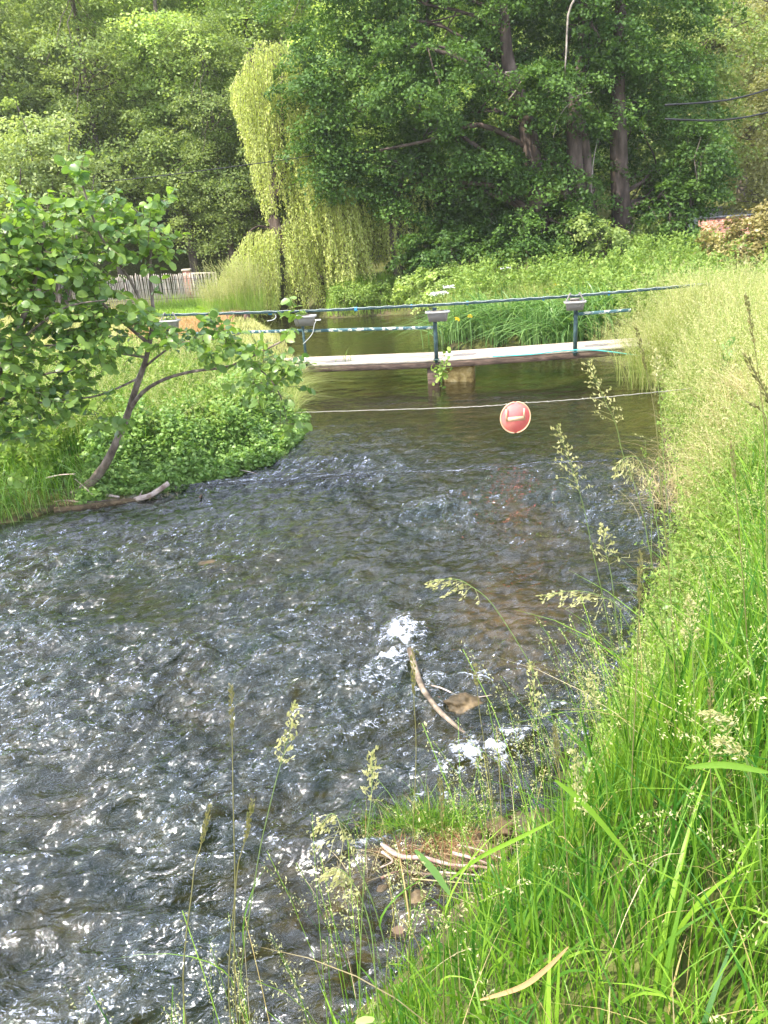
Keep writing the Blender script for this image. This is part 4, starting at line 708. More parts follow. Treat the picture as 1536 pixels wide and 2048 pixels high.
# middle right bank
g = MB(); P, sd = scatter(66000, 1.5, 9.5, 5, 15.5, lambda x, y, sd, lf: (~lf) & (sd > .06+.35*fbm(x*1.7, y*1.7, 2)) & (sd < 5) & (fbm(x*1.9+5, y*1.9, 2) > -.42)); cl_ = fbm(P[:, 0]*1.9+5, P[:, 1]*1.9, 2); patch = 1.6*fbm(P[:, 0]*.8, P[:, 1]*.8, 3)
blades(g, P, (.30+.48*sstep(0, .9, sd))*(1.05+.75*cl_), .0085, .5, 4, np.clip(.5+.6*patch+rng.normal(0, .22, len(P)), 0, .96)); stuff(g, 'tall_grass', M['grass_pale'], 'tall yellow green grass along the right bank below the bridge', 'grass'); print('mid', len(P))
g = MB(); P, sd = scatter(24000, 1.8, 10, 5.5, 16, lambda x, y, sd, lf: (~lf) & (sd > .1) & (sd < 5.5)); patch = fbm(P[:, 0]*.7+9, P[:, 1]*.7, 3); cl_ = fbm(P[:, 0]*1.9+5, P[:, 1]*1.9, 2); keep = patch*.7+cl_+rng.normal(0, .22, len(P)) > -.12; P = P[keep]; sd = sd[keep]; cl_ = cl_[keep]
seed_stalks(g, P, (.60+.42*sstep(0, .9, sd))*(1+.4*cl_), .07, 20, .022, .004, 0, 1, .35, headf=.4); stuff(g, 'feathery_grass', [M['grass_pale'], M['seed']], 'hazy pale flowering grass heads over the right bank', 'grass'); print('feather', len(P))
# green weeds at the waterline and dry straw hanging over it
g = MB(); P, sd = scatter(9000, 1, 6, 3, 14, lambda x, y, sd, lf: (~lf) & (sd > .0) & (sd < .8)); leafy_stems(g, P, .42, 20, .045, .09, .32); stuff(g, 'leafy_weeds', M['nettle'], 'small leaved green weeds at the edge of the right bank', 'weeds')
g = MB(); P, sd = scatter(11000, 1, 6.5, 3.2, 15.5, lambda x, y, sd, lf: (~lf) & (sd < .42)); k = fbm(P[:, 0]*1.2, P[:, 1]*1.2, 2) > -.15; P = P[k]; blades(g, P, .30, .006, 1.1, 5, None, math.pi, 1.2); stuff(g, 'dry_grass', M['straw'], 'dry straw coloured grass bent over the water at the right bank', 'grass')
g = MB(); P, sd = scatter(1500, 4.2, 5.6, 12.3, 14.5, lambda x, y, sd, lf: (~lf) & (sd < .6)); blades(g, P, .6, .008, 1.2, 5, None, math.pi, .6); stuff(g, 'overhanging_grass', M['grass_pale'], 'grass drooping over the water under the right end of the bridge', 'grass')
g = MB(); k = 420; c = at(1410, 575, 13.2); P = np.c_[rng.normal(c[0], .45, k), rng.normal(12.9, .3, k), np.zeros(k)]; P[:, 2] = ground(P[:, :2]); blades(g, P, 1.0, .009, .4, 5); seed_stalks(g, P, 1.25, .08, 26, .022, .004, 0, 1, .25, headf=.4); k = 900; P = np.c_[rng.normal(4.85, .22, k), rng.normal(13.15, .32, k), np.zeros(k)]; P[:, 2] = np.maximum(ground(P[:, :2]), 0); blades(g, P, .95, .009, .5, 6, None, math.pi, 1.2); seed_stalks(g, P[:260], 1.15, .07, 24, .02, .004, 0, 1, .4, headf=.4, az=math.pi); stuff(g, 'bridge_end_grass', [M['grass_pale'], M['seed']], 'tall pale grass leaning over the right end of the footbridge deck', 'grass')
g = MB(); k = 1500; P = np.c_[rng.normal(3.9, .38, k), rng.normal(7.3, .55, k), np.zeros(k)]; P[:, 2] = ground(P[:, :2])+.35; blades(g, P, .38, .006, 1.5, 5, None, None, 1, 1.8, lean=.7); P = np.c_[rng.normal(3.1, .22, 900), rng.normal(6.9, .5, 900), np.zeros(900)]; P[:, 2] = np.maximum(ground(P[:, :2]), .02)+.1; blades(g, P, .30, .006, 1.3, 5, None, math.pi, 1.2, lean=.5); stuff(g, 'matted_straw', M['straw'], 'matted beige dead grass in the middle of the right bank', 'dry grass')
def weed(px, py, pb, Y_, n_, label, m='nettle', ls=.028, sp=.06):
    a = at(px, py, Y_); b = at(px+rng.uniform(5, 25), pb, Y_); b[2] = gz(b[0], b[1])-.02; r_ = empty('leafy_weed', tuple(b)); tag(r_, label, 'weed'); pp = smooth_path([b-b, (a-b)*.5+rng.normal(0, .02, 3), a-b], 12); g = MB(); tube(g, pp, np.linspace(.004, .0015, len(pp)), 5); h = a[2]-b[2]
    lv = MB(); t = rng.uniform(.3, 1, n_); C = np.stack([np.interp(t, np.linspace(0, 1, len(pp)), pp[:, i]) for i in range(3)], -1); nb = 7
    for q in range(nb):
        t0 = .35+.6*q/nb; p0 = pp[int(t0*(len(pp)-1))]; d = rng.normal(0, 1, 3); d[2] = abs(d[2])*.6+.5; d = d/np.linalg.norm(d)*sp*3*(1.2-t0); tube(g, [p0, p0+d*.5, p0+d], .0012, 4, cap=False); C[q::nb] = p0+d*rng.uniform(.2, 1, (len(C[q::nb]), 1))
    g.build('stem', M['stem'], r_); D = rng.standard_normal((n_, 3)); D[:, 2] += .5; round_leaves(lv, C+rng.normal(0, .008, C.shape), D, ls, None, .42, .15); lv.build('leaves', M[m], r_)
weed(1312, 820, 1080, 6.3, 110, 'bright green small leaved weed at the waterline below the right end of the line')
weed(1290, 880, 1120, 6.0, 80, 'bushy green weed left of and below the taller waterline weed')
weed(1350, 900, 1150, 5.8, 90, 'small leaved weed rising in front of the straw coloured grass on the right bank')
weed(1445, 690, 900, 8.5, 34, 'broad leaved dock plant among the pale feathery grass near the right edge', 'iris', .13, .06)
weed(1335, 1180, 1420, 3.4, 60, 'broad light green leaves at the water edge above the lush grass', 'cress', .05, .04)
weed(742, 2010, 2200, 1.15, 16, 'broad light leaved plant at the very bottom edge by the water', 'cress', .06, .03)
weed(1490, 1180, 1420, 3.4, 70, 'leafy green weed among the tall grass at the right edge', 'nettle', .045, .04)
# meadow behind the bridge on the right
g = MB(); P, sd = scatter(60000, 1.5, 22, 15.5, 31, lambda x, y, sd, lf: (~lf) & (sd > .05) & ~((x < 5.6) & (y < 19.6) & (sd < 1.5))); patch = fbm(P[:, 0]*.5, P[:, 1]*.5, 3); blades(g, P, .6+.15*patch, .016, .5, 3, np.clip(.35+.6*patch+rng.normal(0, .25, len(P)), 0, .96)); stuff(g, 'meadow_grass', M['grass_pale'], 'sunny meadow grass behind the bridge on the right', 'grass'); print('meadow', len(P))
g = MB(); P, sd = scatter(9000, 2.5, 20, 15.8, 29, lambda x, y, sd, lf: (~lf) & (sd > .1) & ~((x < 5.2) & (y < 19.3) & (sd < 1.4))); patch = fbm(P[:, 0]*.4+4, P[:, 1]*.4, 2); P = P[patch > -.12]; leafy_stems(g, P, .9, 26, .10, .14, .5); stuff(g, 'nettles', M['nettle'], 'leafy nettles and weeds on the bank beyond the bridge', 'weeds')
# irises: each clump is a plant
iris_mesh = None; protos = []
def iris_clump(loc, k):
    r_ = empty('iris_clump'); g = MB(); P = np.c_[rng.normal(0, .16, k), rng.normal(0, .14, k), np.zeros(k)-.05]; blades(g, P, 1.1, .058, .95, 9, None, math.pi*1.15, 1.3, 2.8, .10); g.build('leaves', M['iris'], r_); return r_
pr0 = [iris_clump(0, 42), iris_clump(0, 36), iris_clump(0, 46)]; n_i = 0
for q in range(38):
    t = q/37; x0 = 1.95+3.0*t+rng.normal(0, .12); y0 = np.interp(x0, [1.9, 3.9, 5.2], [18.55, 16.75, 16.5])+rng.uniform(.1, 1.2)-(.3 if x0 > 4 else 0); o_ = pr0[q % 3] if q < 3 else copy_tree(pr0[q % 3]); o_.location = (x0, y0, max(gz(x0, y0), .02)); o_.rotation_euler = (0, 0, rng.uniform(-.5, .5)); s_ = rng.uniform(.8, 1.12); o_.scale = (s_, s_, s_)
    tag(o_, 'clump of arching sword shaped iris leaves at the water behind the bridge', 'iris plant', 'iris clumps behind the bridge')
for px, py, lab in ((914, 636, 'yellow iris flower left of the sword leaf bed'), (940, 631, 'yellow iris flower just right of the first one behind the rail'), (1110, 568, 'small yellow iris flower above the handrail near the saddle planter')):
    c = at(px, py, 17.2 if py > 600 else 20); fl = empty('iris_flower', c); tag(fl, lab, 'flower'); g = MB(); k = 7; a = np.arange(k)/k*6.28; round_leaves(g, np.zeros((k, 3)), np.stack([np.cos(a), np.sin(a), np.where(np.arange(k) % 2, .8, -.5)], -1), .065, None, .8, .3); g.build('petals', M['yellow'], fl); g = MB(); tube(g, [(0, 0, 0), (.02, .03, -.5), (0, .05, gz(c[0], c[1])-c[2])], .008, 5); g.build('stem', M['iris'], fl)
for px, py, Y_, lab in ((896, 574, 19.5, 'white flower umbel standing above the rail left of the irises'), (885, 585, 19.3, 'small white flower umbel lowest of the three left of the irises'), (868, 588, 19.6, 'leftmost small white umbel by the far shrub'), (1012, 536, 22, 'white umbel at the foot of the dark shrubs')):
    c = at(px, py, Y_); fl = empty('umbel_flower', c); tag(fl, lab, 'flower'); g = MB(); k = 90; kites(g, rng.normal(0, .04, (k, 3))*[1.6, 1.3, .4], .05, 1.5, None, None, .9); g.build('florets', M['white_petal'], fl); g = MB(); tube(g, [(0, 0, 0), (.0, .02, gz(c[0], c[1])-c[2])], .008, 5); g.build('stem', M['nettle'], fl)
# left bank
g = MB(); P, sd = scatter(26000, -3.9, -1.05, 8.6, 12.6, lambda x, y, sd, lf: lf & (sd < .95) & (x > -3.6), mn=-.14); hgt = (.16+.28*sstep(-.1, .7, sd))*(1+.75*fbm(P[:, 0]*2.2, P[:, 1]*2.2, 3)); leafy_stems(g, P[:9000], hgt[:9000], 15, .052, .07, .8, up=1.0)
B0 = P[:5200]+np.c_[rng.normal(0, .03, (min(5200, len(P)), 2)), (hgt*rng.uniform(.7, 1.12, len(hgt)))[:5200]]; dl = rng.standard_normal((len(B0), 3)); dl[:, 2] = .3*dl[:, 2]; round_leaves(g, B0, dl, .048, None, .8, .1)
stuff(g, 'watercress', M['cress'], 'dense low round leaved watercress spilling from the left bank into the stream', 'ground cover'); print('cress', len(P))
g = MB(); P, sd = scatter(36000, -9, -1.1, 6.8, 15.5, lambda x, y, sd, lf: lf & (sd > np.where((y > 9) & (y < 12.5) & (x > -3.4), .55, .02)) & (sd < 5)); patch = fbm(P[:, 0], P[:, 1], 3); blades(g, P, .60+.25*patch, .011, .5, 5, np.clip(.32+.6*patch+rng.normal(0, .22, len(P)), 0, .97)); stuff(g, 'left_bank_grass', M['grass'], 'green grass on the left bank behind the watercress and under the alder', 'grass'); print('left', len(P))
g = MB(); P, sd = scatter(2600, -8, -1.2, 9.5, 15.8, lambda x, y, sd, lf: lf & (sd > .5) & (sd < 4.5)); seed_stalks(g, P, .85, .08, 20, .02, .004, 0, 1, .4, headf=.45); stuff(g, 'left_flowering_grass', [M['grass_pale'], M['seed']], 'pale flowering grasses on the left bank by the bridge end', 'grass')
g = MB(); P, sd = scatter(6000, -6.5, -1.2, 8.9, 15.5, lambda x, y, sd, lf: lf & (sd > .4)); patch = fbm(P[:, 0]*.8+5, P[:, 1]*.8, 2); P = P[patch > 0.22]; leafy_stems(g, P, .62, 24, .07, .12, .5); stuff(g, 'left_weeds', M['nettle'], 'leafy weeds standing among the grass behind the watercress', 'weeds')
g = MB(); P, sd = scatter(2600, -2.1, -.9, 11.6, 14.9, lambda x, y, sd, lf: lf & (sd < .55)); blades(g, P, .75, .008, .9, 6, None, 0, .7); stuff(g, 'drooping_grass', M['grass_pale'], 'pale grass drooping into the stream at the left end of the bridge', 'grass')
g = MB(); P, sd = scatter(5000, -9, -3.2, 6.6, 9.6, lambda x, y, sd, lf: lf & (sd < .7), mn=-.08); blades(g, P, .62, .012, .9, 6, None, -1.2, .9); stuff(g, 'shaded_sedge', M['iris'], 'dark arching sedge at the waterline below the alder', 'grass')
# sunny lawn beyond the bridge on the left
g = MB(); P, sd = scatter(75000, -16, -1.6, 15.3, 33, lambda x, y, sd, lf: lf & (sd > .05)); patch = fbm(P[:, 0]*.4, P[:, 1]*.4, 3); gr = (P[:, 1] > 25.2+patch*1.2) & (P[:, 0] > -8.3+patch); rs_ = (np.hypot((P[:, 0]+4.8)/1.2, (P[:, 1]-21.5)/2.2) < 1+patch*.5)
a_ = ~gr & ~rs_; blades(g, P[a_], .15, .018, .5, 2, np.clip(.5+.5*patch[a_]+rng.normal(0, .2, a_.sum()), 0, 1)); stuff(g, 'lawn', M['lawn'], 'sun bleached short lawn between the fence and the stream', 'grass')
g = MB(); blades(g, P[gr], .26, .018, .5, 3, None); stuff(g, 'green_lawn_edge', M['lawn_green'], 'vivid green longer grass in front of the picket fence', 'grass')
g = MB(); blades(g, P[rs_], .3, .014, .5, 3, None); stuff(g, 'rusty_grass', M['rusty_grass'], 'rusty orange dry grass behind the left part of the handrail', 'grass')
# the tall feathery clump beside the willow
for px, py, Y_, k, sc, lab in ((480, 606, 26.2, 560, 1.0, 'tall feathery beige grass clump between fence and willow'), (430, 612, 25.6, 260, .6, 'shorter green feathery grass clump at the left foot of the taller clump')):
    c = at(px, py, Y_); c[2] = gz(c[0], c[1]); cl = empty('grass_clump', c); tag(cl, lab, 'grass clump'); P = np.c_[rng.normal(0, .42*sc, k), rng.normal(0, .3, k), np.zeros(k)]; g = MB(); blades(g, P, 1.0*sc, .014, .5, 5, None); g.build('leaves', M['lawn_green'], cl); g = MB(); seed_stalks(g, P[:k*3//4], 1.75*sc, .12, 34, .03, .006, 0, 1, .28, headf=.5); g.build('seed_heads', [M['grass_pale'], M['seed']], cl)
g = MB(); P, sd = scatter(5000, -1.5, 3.2, 26.6, 29.5, lambda x, y, sd, lf: ~lf & (sd < 2)); blades(g, P, .5, .02, .5, 3, None); stuff(g, 'far_shore_grass', M['lawn_green'], 'bright grass on the far shore below the bush', 'grass')

# ------------------------------------------------------------------ stones, driftwood and the tussock in the foreground
def rock(name, c, s, m, label, sub=0, seed=0):
    import bmesh
    bm = bmesh.new(); bmesh.ops.create_icosphere(bm, subdivisions=4, radius=1); V = np.array([v.co[:] for v in bm.verts])
    f_ = np.array([[v.index for v in f.verts] for f in bm.faces]); bm.free(); n_ = fbm(V[:, 0]*1.4+seed, V[:, 1]*1.4+V[:, 2]*1.1, 4); V = V*(1+.28*n_)[:, None]*np.array(s); g = MB(); g.add(V, None, f_); o_ = g.build(name, m, None, smooth=True); o_.location = c; tag(o_, label, 'stone'); return o_
def pw(px, py, z):  # where the view meets the level z
    d = at(px, py, 1.)-np.array([0, 0, CAMH]); return np.array([0, 0, CAMH])+d*((z-CAMH)/d[2])
rock('stone', pw(925, 1408, .02), (.12, .085, .06), M['stone'], 'mossy ochre stone breaking the surface beside the submerged log', seed=2)
rock('stone', pw(1068, 1650, .02), (.13, .09, .06), M['stone'], 'brown wet stone right of the grassy tussock', seed=5)
rock('stone', pw(1000, 1655, .05), (.07, .055, .05), M['dirt'], 'small earthy lump between the tussock and the brown wet stone', seed=9)
rock('stone', pw(810, 1795, -.035), (.16, .08, .045), M['stone'], 'flat muddy stone just under water below the bare sticks', seed=7)
rock('stone', pw(420, 1135, -.02), (.20, .10, .05), M['stone'], 'pale brown stone showing through the riffle on the left', seed=12)
def stick(pts, r, m, label, name='stick', cat='stick', group=None, taper=.4, n=10, wob=.08):
    g = MB(); pp = smooth_path(pts, n); tube(g, pp, np.linspace(r, r*taper, len(pp)), 7, wob=wob); o_ = g.build(name, m, None, smooth=True); tag(o_, label, cat, group); return o_
stick([pw(820, 1300, .12), pw(840, 1365, .085), pw(872, 1415, .075), pw(910, 1450, .06), pw(945, 1480, .01)], .024, M['wet_wood'], 'curved grey log half sunk in the riffle pointing at the white water', 'log', 'log')
stick([pw(845, 1368, .06), pw(880, 1375, .05), pw(930, 1395, .035), pw(985, 1390, .03)], .006, M['deadwood'], 'thin bent twig crossing from the sunken log over the mossy stone')
c = pw(860, 1700, .0); ts = empty('grass_tussock', c); tag(ts, 'mossy tussock with a green grass fringe above dead roots in the stream', 'tussock')
Xg, Yg = np.meshgrid(np.linspace(-.36, .42, 60), np.linspace(-.16, .20, 36)); rr2 = np.clip(1-(Xg/.40)**2-((Yg-.01)/.18)**2, 0, None); Zg = .10*rr2**.55-.05+.035*fbm(Xg*14, Yg*14, 3)*(rr2 > 0)-.05*(rr2 <= 0)
V = np.stack([Xg.ravel(), Yg.ravel(), Zg.ravel()], -1); i = (np.arange(35)[:, None]*60+np.arange(59)[None]).ravel(); g = MB(); g.add(V, np.stack([i, i+1, i+61, i+60], -1)); g.build('earth', M['dirt'], ts, smooth=True)
k = 900; P = np.c_[rng.normal(.0, .15, k), rng.normal(.10, .035, k), np.full(k, .03)]; g = MB(); blades(g, P, .17, .0035, .6, 5, None); blades(g, P[:160]+[0, 0, -.02], .32, .004, .45, 6, None); g.build('grass_fringe', M['grass'], ts)
k = 360; P = np.c_[rng.normal(.02, .10, k), rng.normal(-.01, .045, k), np.full(k, .035)]; g = MB(); blades(g, P, .10, .0045, 1.4, 4, None, lean=.5); g.build('dead_roots', M['root'], ts)
k = 260; P = np.c_[rng.normal(-.05, .20, k), rng.normal(-.03, .06, k), np.full(k, .02)]; g = MB(); blades(g, P, .11, .0035, 1.6, 4, None, lean=.5); g.build('straw', M['straw'], ts)
SK = [([(765, 1690, .05), (800, 1712, .09), (850, 1716, .09), (905, 1730, .08), (960, 1733, .07), (1000, 1742, .05)], .0125, 'deadwood_pink', 'thick bare pinkish stick lying across the front of the tussock'),
      ([(905, 1706, .09), (950, 1718, .09), (1000, 1738, .07), (1040, 1752, .05)], .009, 'deadwood_pink', 'bare stick lying just behind the right half of the thick pinkish stick'),
      ([(764, 1704, .06), (785, 1722, .07), (760, 1735, .04)], .007, 'deadwood', 'short forked stub at the left tip of the thick pinkish stick'),
      ([(762, 1688, .09), (790, 1705, .09), (812, 1716, .08)], .006, 'deadwood', 'thin stub pointing up left from the thick pinkish stick'),
      ([(762, 1757, .03), (780, 1748, .04), (798, 1742, .04)], .007, 'rust', 'dark red twig tip at the lower left of the tussock'),
      ([(820, 1757, .03), (880, 1762, .035), (960, 1768, .03), (1030, 1770, .03)], .0035, 'straw', 'long pale straw lying low in front of the sticks'),
      ([(915, 1690, .12), (960, 1700, .11), (1010, 1720, .09), (1070, 1745, .07)], .005, 'deadwood', 'thin grey stick slanting down to the right behind the tussock'),
      ([(800, 1740, .05), (850, 1748, .05), (900, 1752, .045), (940, 1765, .03)], .007, 'bark_alder', 'brown stick under the thick pinkish stick'),
      ([(870, 1744, .06), (930, 1748, .06), (980, 1752, .05)], .006, 'deadwood', 'short pale stick wedged under the middle of the pile'),
      ([(950, 1760, .05), (985, 1735, .08), (1030, 1728, .10), (1070, 1735, .08)], .004, 'straw', 'arched straw at the right end of the stick pile')]
for pts, r, m, lab in SK: stick([pw(*q) for q in pts], r, M[m], lab, group='sticks caught on the tussock')
# driftwood under the alder
DW = [([(268, 1000, .03), (298, 992, .05), (318, 980, .10), (337, 966, .17)], .034, 'deadwood', 'pale broken log end poking out of the water right of the alder foot', 'log', .9),
      ([(110, 1022, .02), (190, 1012, .03), (270, 1000, .03), (310, 994, .0)], .045, 'dirt', 'dark wet log at the waterline under the alder', 'log', .5),
      ([(178, 985, .08), (215, 990, .08), (238, 994, .06)], .020, 'deadwood', 'short pale stick beside the foot of the alder', 'stick', .7),
      ([(60, 1030, .0), (120, 1002, .06), (170, 1005, .05), (240, 998, .04)], .018, 'bark_alder', 'brown stick tangled on the dark wet log', 'stick', .5),
      ([(92, 956, .35), (120, 950, .38), (150, 948, .40)], .009, 'deadwood', 'thin pale twig in the dark grass left of the alder trunk', 'stick', .6),
      ([(205, 1002, .03), (207, 990, .08), (204, 980, .14)], .007, 'deadwood', 'tiny upright twig on the driftwood', 'stick', .6),
      ([(275, 1000, .02), (281, 988, .08), (285, 981, .12)], .007, 'deadwood', 'tiny slanting twig left of the pale log end', 'stick', .6),
      ([(150, 958, .3), (170, 975, .2), (195, 1000, .05)], .006, 'deadwood', 'thin grey shoot slanting down across the alder foot', 'stick', .6),
      ([(480, 940, .06), (500, 944, .05), (515, 948, .02)], .007, 'deadwood', 'thin twig dipping into the water at the watercress edge', 'stick', .6),
      ([(400, 995, .06), (403, 990, .05), (398, 1002, -.03)], .014, 'dirt', 'small dark stub standing out of the water off the watercress', 'stick', .8)]
for pts, r, m, lab, nm, tp_ in DW: stick([pw(*q) for q in pts], r, M[m], lab, nm, nm, None, tp_)
k = 900; c = pw(190, 1002, .02); P = np.c_[rng.normal(c[0], .35, k), rng.normal(c[1], .06, k), np.full(k, .01)]; g = MB(); blades(g, P, .09, .006, 1.6, 3, None, lean=.6); stuff(g, 'drift_litter', M['straw'], 'matted dead stems washed up under the alder', 'litter')

# ------------------------------------------------------------------ tall seed stalks close to the camera
def stalk(pts, Y_, head, hl, label, r=.0014, dY=0., foot=True, name='grass_stalk'):
    W_ = [at(px, py, Y_+dY*i/max(1, len(pts)-1)) for i, (px, py) in enumerate(pts)]; e_ = W_[-1]; gg = gz(e_[0]+.02, e_[1]-.05); 
    if foot and e_[2] > gg: W_.append(np.array([e_[0]+.03, e_[1]-.04, gg-.02]))
    pp = smooth_path(W_, 26)[::-1]; b_ = pp[0].copy(); r_ = empty(name, tuple(b_)); tag(r_, label, 'grass stalk', 'tall grass stalks near the camera'); loc = pp-b_
    dist = np.r_[0, np.cumsum(np.linalg.norm(np.diff(loc, axis=0), axis=1))]; tot = dist[-1]
    g = MB(); tube(g, loc, np.linspace(r*1.3, r*.5, len(loc)), 6); g.build('stem', M['seed_dark'] if head in ('spike', 'brown') else M['stem'], r_)
    def along(s): return np.stack([np.interp(s, dist, loc[:, i]) for i in range(3)], -1)
    g = MB(); T = nrm(loc[-1]-loc[-5])
    if head in ('spike', 'brown'):
        k = int(hl*900); s = tot-hl*rng.uniform(0, 1, k); C = along(s); rad = .0035*(1-((tot-s)/hl-.45)**2*2.5).clip(.25, 1); th = rng.uniform(0, 6.28, k); C += np.stack([np.cos(th)*rad, np.sin(th)*rad, 0*rad], -1)
        D = T*1.0+np.stack([np.cos(th), np.sin(th), 0*th], -1)*.35; L_ = rng.uniform(.006, .011, k)[:, None]; sN = nrm(np.cross(D, rng.standard_normal((k, 3))))
        g.add(np.stack([C, C+D*L_*.5+sN*L_*.22, C+D*L_, C+D*L_*.5-sN*L_*.22], 1).reshape(-1, 3), np.arange(4*k).reshape(-1, 4), None, np.repeat(rng.uniform(0, 1, k), 4)); g.build('seed_head', M['seed_dark'], r_)
    else:
        nb = int(14+hl*60); S_ = []; 
        for q in range(nb):
            f_ = q/nb; s = tot-hl*(1-f_); p0 = along(np.array([s]))[0]; th = q*2.4+rng.normal(0, .3); ln = (.055 if head == 'loose' else .028)*(1-f_*.75)*rng.uniform(.6, 1.2); dv = T*.8+np.array([math.cos(th), math.sin(th), -.15 if head == 'loose' else .1]); p1 = p0+dv*ln*.6; p2 = p0+dv*ln-np.array([0, 0, ln*.25]); tube(g, [p0, p1, p2], .0005, 3, cap=False)
            m_ = 5 if head == 'loose' else 5; S_.append(p0+(p2-p0)*rng.uniform(.35, 1.05, (m_, 1))+rng.normal(0, .002, (m_, 3)))
        C = np.concatenate(S_); k = len(C); D = nrm(T+rng.normal(0, .45, (k, 3))-[0, 0, .2]); L_ = rng.uniform(.008, .014, k)[:, None]
        for rr in range(2):
            sN = nrm(np.cross(D, rng.standard_normal((k, 3)))); g.add(np.stack([C, C+D*L_*.45+sN*L_*.2, C+D*L_, C+D*L_*.45-sN*L_*.2], 1).reshape(-1, 3), np.arange(4*k).reshape(-1, 4), None, np.repeat(rng.uniform(0, 1, k), 4))
        g.build('seed_head', M['seed'], r_)
    for q in range(rng.integers(1, 3)):
        s = tot*rng.uniform(.2, .55); g = MB(); blades(g, along(np.array([s])), .20, .007, .9, 7, None, lean=.3); g.build('leaf_blade', M['grass'], r_)
    return r_
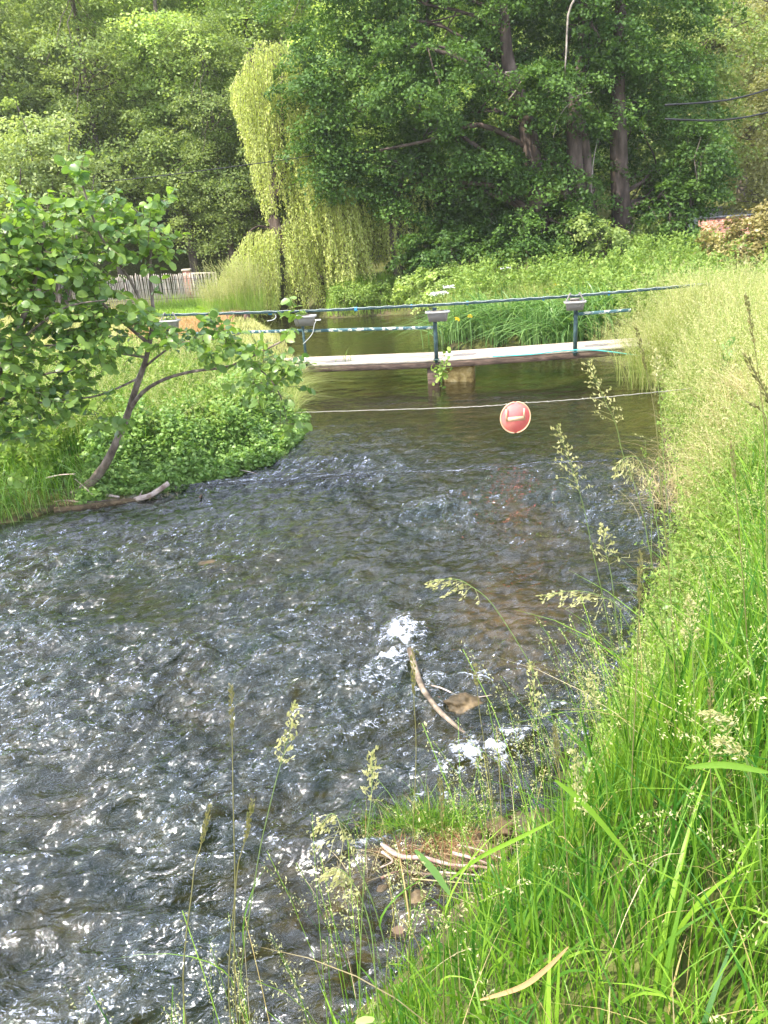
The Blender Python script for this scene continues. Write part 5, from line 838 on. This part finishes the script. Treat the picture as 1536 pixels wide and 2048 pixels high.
ST = [([(462, 1372), (464, 1450), (466, 1580), (470, 1760), (476, 2048)], 1.35, 'spike', .11, 'dark narrow seed spike standing alone over the water left of centre'),
      ([(590, 1405), (575, 1480), (545, 1590), (510, 1760), (480, 2048)], 1.35, 'panicle', .16, 'pale flowering stalk leaning right, next right of the lone dark spike'),
      ([(420, 1612), (402, 1690), (385, 1770), (372, 2048)], 1.2, 'spike', .10, 'slanting dark seed spike lowest and furthest left'),
      ([(506, 1598), (490, 1680), (472, 1770), (462, 2048)], 1.2, 'spike', .11, 'dark spike leaning right below the pale flowering stalk'),
      ([(825, 1298), (828, 1400), (832, 1520), (822, 1760), (815, 2048)], 1.6, 'spike', .13, 'tall dark spike crossing the sunken grey log'),
      ([(745, 1500), (742, 1600), (728, 1750), (720, 2048)], 1.4, 'panicle', .14, 'loose headed stalk between the lone dark spike group and the tussock'),
      ([(1062, 1322), (1075, 1420), (1100, 1560), (1112, 1760), (1120, 2048)], 1.7, 'panicle', .18, 'creamy seed head standing right of the sunken log'),
      ([(1182, 1350), (1190, 1420), (1215, 1600), (1225, 2048)], 1.7, 'panicle', .10, 'short creamy seed head right of the taller creamy one'),
      ([(1281, 1105), (1279, 1200), (1274, 1330), (1262, 1600), (1250, 2048)], 1.55, 'spike', .13, 'tall straight dark green spike above the right waterline'),
      ([(1272, 655), (1290, 730), (1308, 820), (1322, 960), (1345, 1250), (1360, 1600)], 2.2, 'brown', .13, 'brown seed spike standing in front of the right end of the bridge deck'),
      ([(1492, 592), (1504, 660), (1518, 760), (1530, 900), (1536, 1300)], 1.9, 'brown', .12, 'dark brown spike highest at the right edge'),
      ([(1492, 712), (1515, 755), (1536, 800), (1560, 900), (1580, 1300)], 1.25, 'brown', .10, 'thick dark brown seed head entering from the right edge'),
      ([(1500, 805), (1518, 818), (1535, 850), (1545, 1000), (1550, 1400)], 1.4, 'brown', .03, 'small dark bud on a stalk below the thick brown seed head'),
      ([(1464, 888), (1470, 960), (1478, 1060), (1495, 1300), (1510, 1700)], 1.9, 'brown', .10, 'brown spike in front of the feathery grass near the right edge'),
      ([(1175, 722), (1205, 790), (1232, 850), (1245, 905), (1290, 1050), (1345, 1400), (1370, 1700)], 2.3, 'loose', .22, 'long drooping pale seed head hanging before the line and the dark water'),
      ([(1112, 850), (1140, 925), (1166, 1010), (1185, 1100), (1225, 1300), (1280, 1700)], 2.1, 'loose', .22, 'thin pale seed head leaning left just right of the hanging red board'),
      ([(1206, 1050), (1212, 1105), (1225, 1170), (1250, 1400), (1290, 1800)], 1.9, 'loose', .12, 'small upright pale head below the thin leaning one'),
      ([(1232, 945), (1250, 915), (1282, 925), (1308, 1020), (1325, 1150), (1350, 1500)], 2.2, 'loose', .14, 'pale arching seed head at the waterline right of the red board'),
      ([(860, 1165), (895, 1158), (935, 1168), (1000, 1230), (1100, 1420), (1160, 1700)], 2.0, 'loose', .14, 'straw coloured head arching far out over the middle of the stream'),
      ([(1088, 1192), (1140, 1182), (1195, 1190), (1245, 1230), (1310, 1400), (1350, 1800)], 1.8, 'loose', .18, 'long straw coloured head arching left from the right bank'),
      ([(1108, 1450), (1116, 1520), (1128, 1640), (1138, 1800), (1140, 2048)], 1.35, 'brown', .10, 'brown pointed spike in front of the lower white water'),
      ([(1150, 1500), (1160, 1600), (1175, 1750), (1180, 2048)], 1.4, 'panicle', .18, 'full creamy seed head right of the brown pointed spike'),
      ([(1380, 1190), (1385, 1300), (1392, 1500), (1400, 1800)], 1.7, 'panicle', .14, 'seed head rising from the right bank grass above mid height'),
      ([(1422, 1360), (1420, 1500), (1425, 1700), (1430, 2048)], 1.3, 'spike', .09, 'dark thin spike in the lush right bank grass'),
      ([(1412, 1425), (1445, 1430), (1470, 1455), (1500, 1560), (1530, 1800)], 1.25, 'panicle', .07, 'pinkish grey drooping head in the lush right bank grass'),
      ([(1440, 1480), (1475, 1500), (1500, 1540), (1520, 1700), (1540, 2000)], 1.15, 'panicle', .06, 'grey seed head bent left at the right edge of the lush grass'),
      ([(950, 1330), (960, 1430), (985, 1600), (1000, 1800), (1010, 2048)], 1.5, 'spike', .06, 'thin stalk rising past the mossy stone'),
      ([(880, 1560), (884, 1650), (888, 1800), (890, 2048)], 1.2, 'spike', .10, 'dark green spike in front of the grassy tussock'),
      ([(640, 1655), (668, 1628), (702, 1700), (760, 1850), (800, 2048)], 1.3, 'loose', .12, 'drooping pale head over the water left of the tussock'),
      ([(650, 1750), (690, 1745), (740, 1850), (760, 2048)], 1.1, 'panicle', .08, 'short nodding head below the drooping pale one'),
      ([(1310, 700), (1322, 830), (1330, 960), (1350, 1200), (1370, 1600)], 2.4, 'panicle', .10, 'slender green stalk before the right end of the line')]
for pts, Y_, hd, hl, lab in ST: stalk(pts, Y_, hd, hl, lab)
# single broad blades that cross the view
def big_blade(pts, Y_, w_, m, label):
    pp = smooth_path([at(px, py, Y_-.0*i) for i, (px, py) in enumerate(pts)], 22); T = nrm(np.gradient(pp, axis=0)); sd2 = nrm(np.cross(T, np.array([.15, -1, .5]))); t = np.linspace(0, 1, len(pp)); w2 = (w_*.5*np.sin(np.clip(t*.96+.04, 0, 1)*math.pi)**.6)[:, None]; V = np.stack([pp-sd2*w2, pp+np.cross(T, sd2)*w2*.25, pp+sd2*w2], 1).reshape(-1, 3)
    Q = [(3*i+j, 3*i+j+1, 3*i+j+4, 3*i+j+3) for i in range(len(pp)-1) for j in (0, 1)]; g = MB(); g.add(V, Q, None, rng.uniform(.3, .8)); o_ = g.build('reed_leaf', M[m], None); tag(o_, label, 'grass blade'); return o_
big_blade([(960, 2000), (1040, 1975), (1090, 1940), (1138, 1892)], .95, .010, 'rusty_grass', 'single orange dried grass blade curving up over the lush grass')
big_blade([(1110, 1560), (1180, 1620), (1280, 1740)], 1.2, .011, 'grass', 'straight green blade leaning left at the edge of the lush grass')
big_blade([(900, 1760), (960, 1715), (1040, 1675), (1110, 1640)], 1.25, .009, 'grass', 'pale green blade lying across the right side of the tussock')
big_blade([(1536, 1545), (1450, 1530), (1370, 1535)], 1.0, .011, 'grass', 'horizontal green blade at the right edge of the lush grass')
big_blade([(830, 1700), (870, 1745), (900, 1790)], 1.15, .014, 'iris', 'short dark green leaf in front of the stick pile')

# ------------------------------------------------------------------ haze
g = MB(); box(g, (0, 100, 30), (364, 326, 66.)); mh, n, o = mat('haze_air'); pv = N(n, 'VolumePrincipled', Density=.0007); pv.inputs['Color'].default_value = (.97, .97, .88, 1); pv.inputs['Anisotropy'].default_value = .3; n.links.new(pv.outputs[0], o.inputs['Volume'])
hz_o = g.build('haze', mh, None); tag(hz_o, kind='stuff')
print('built')
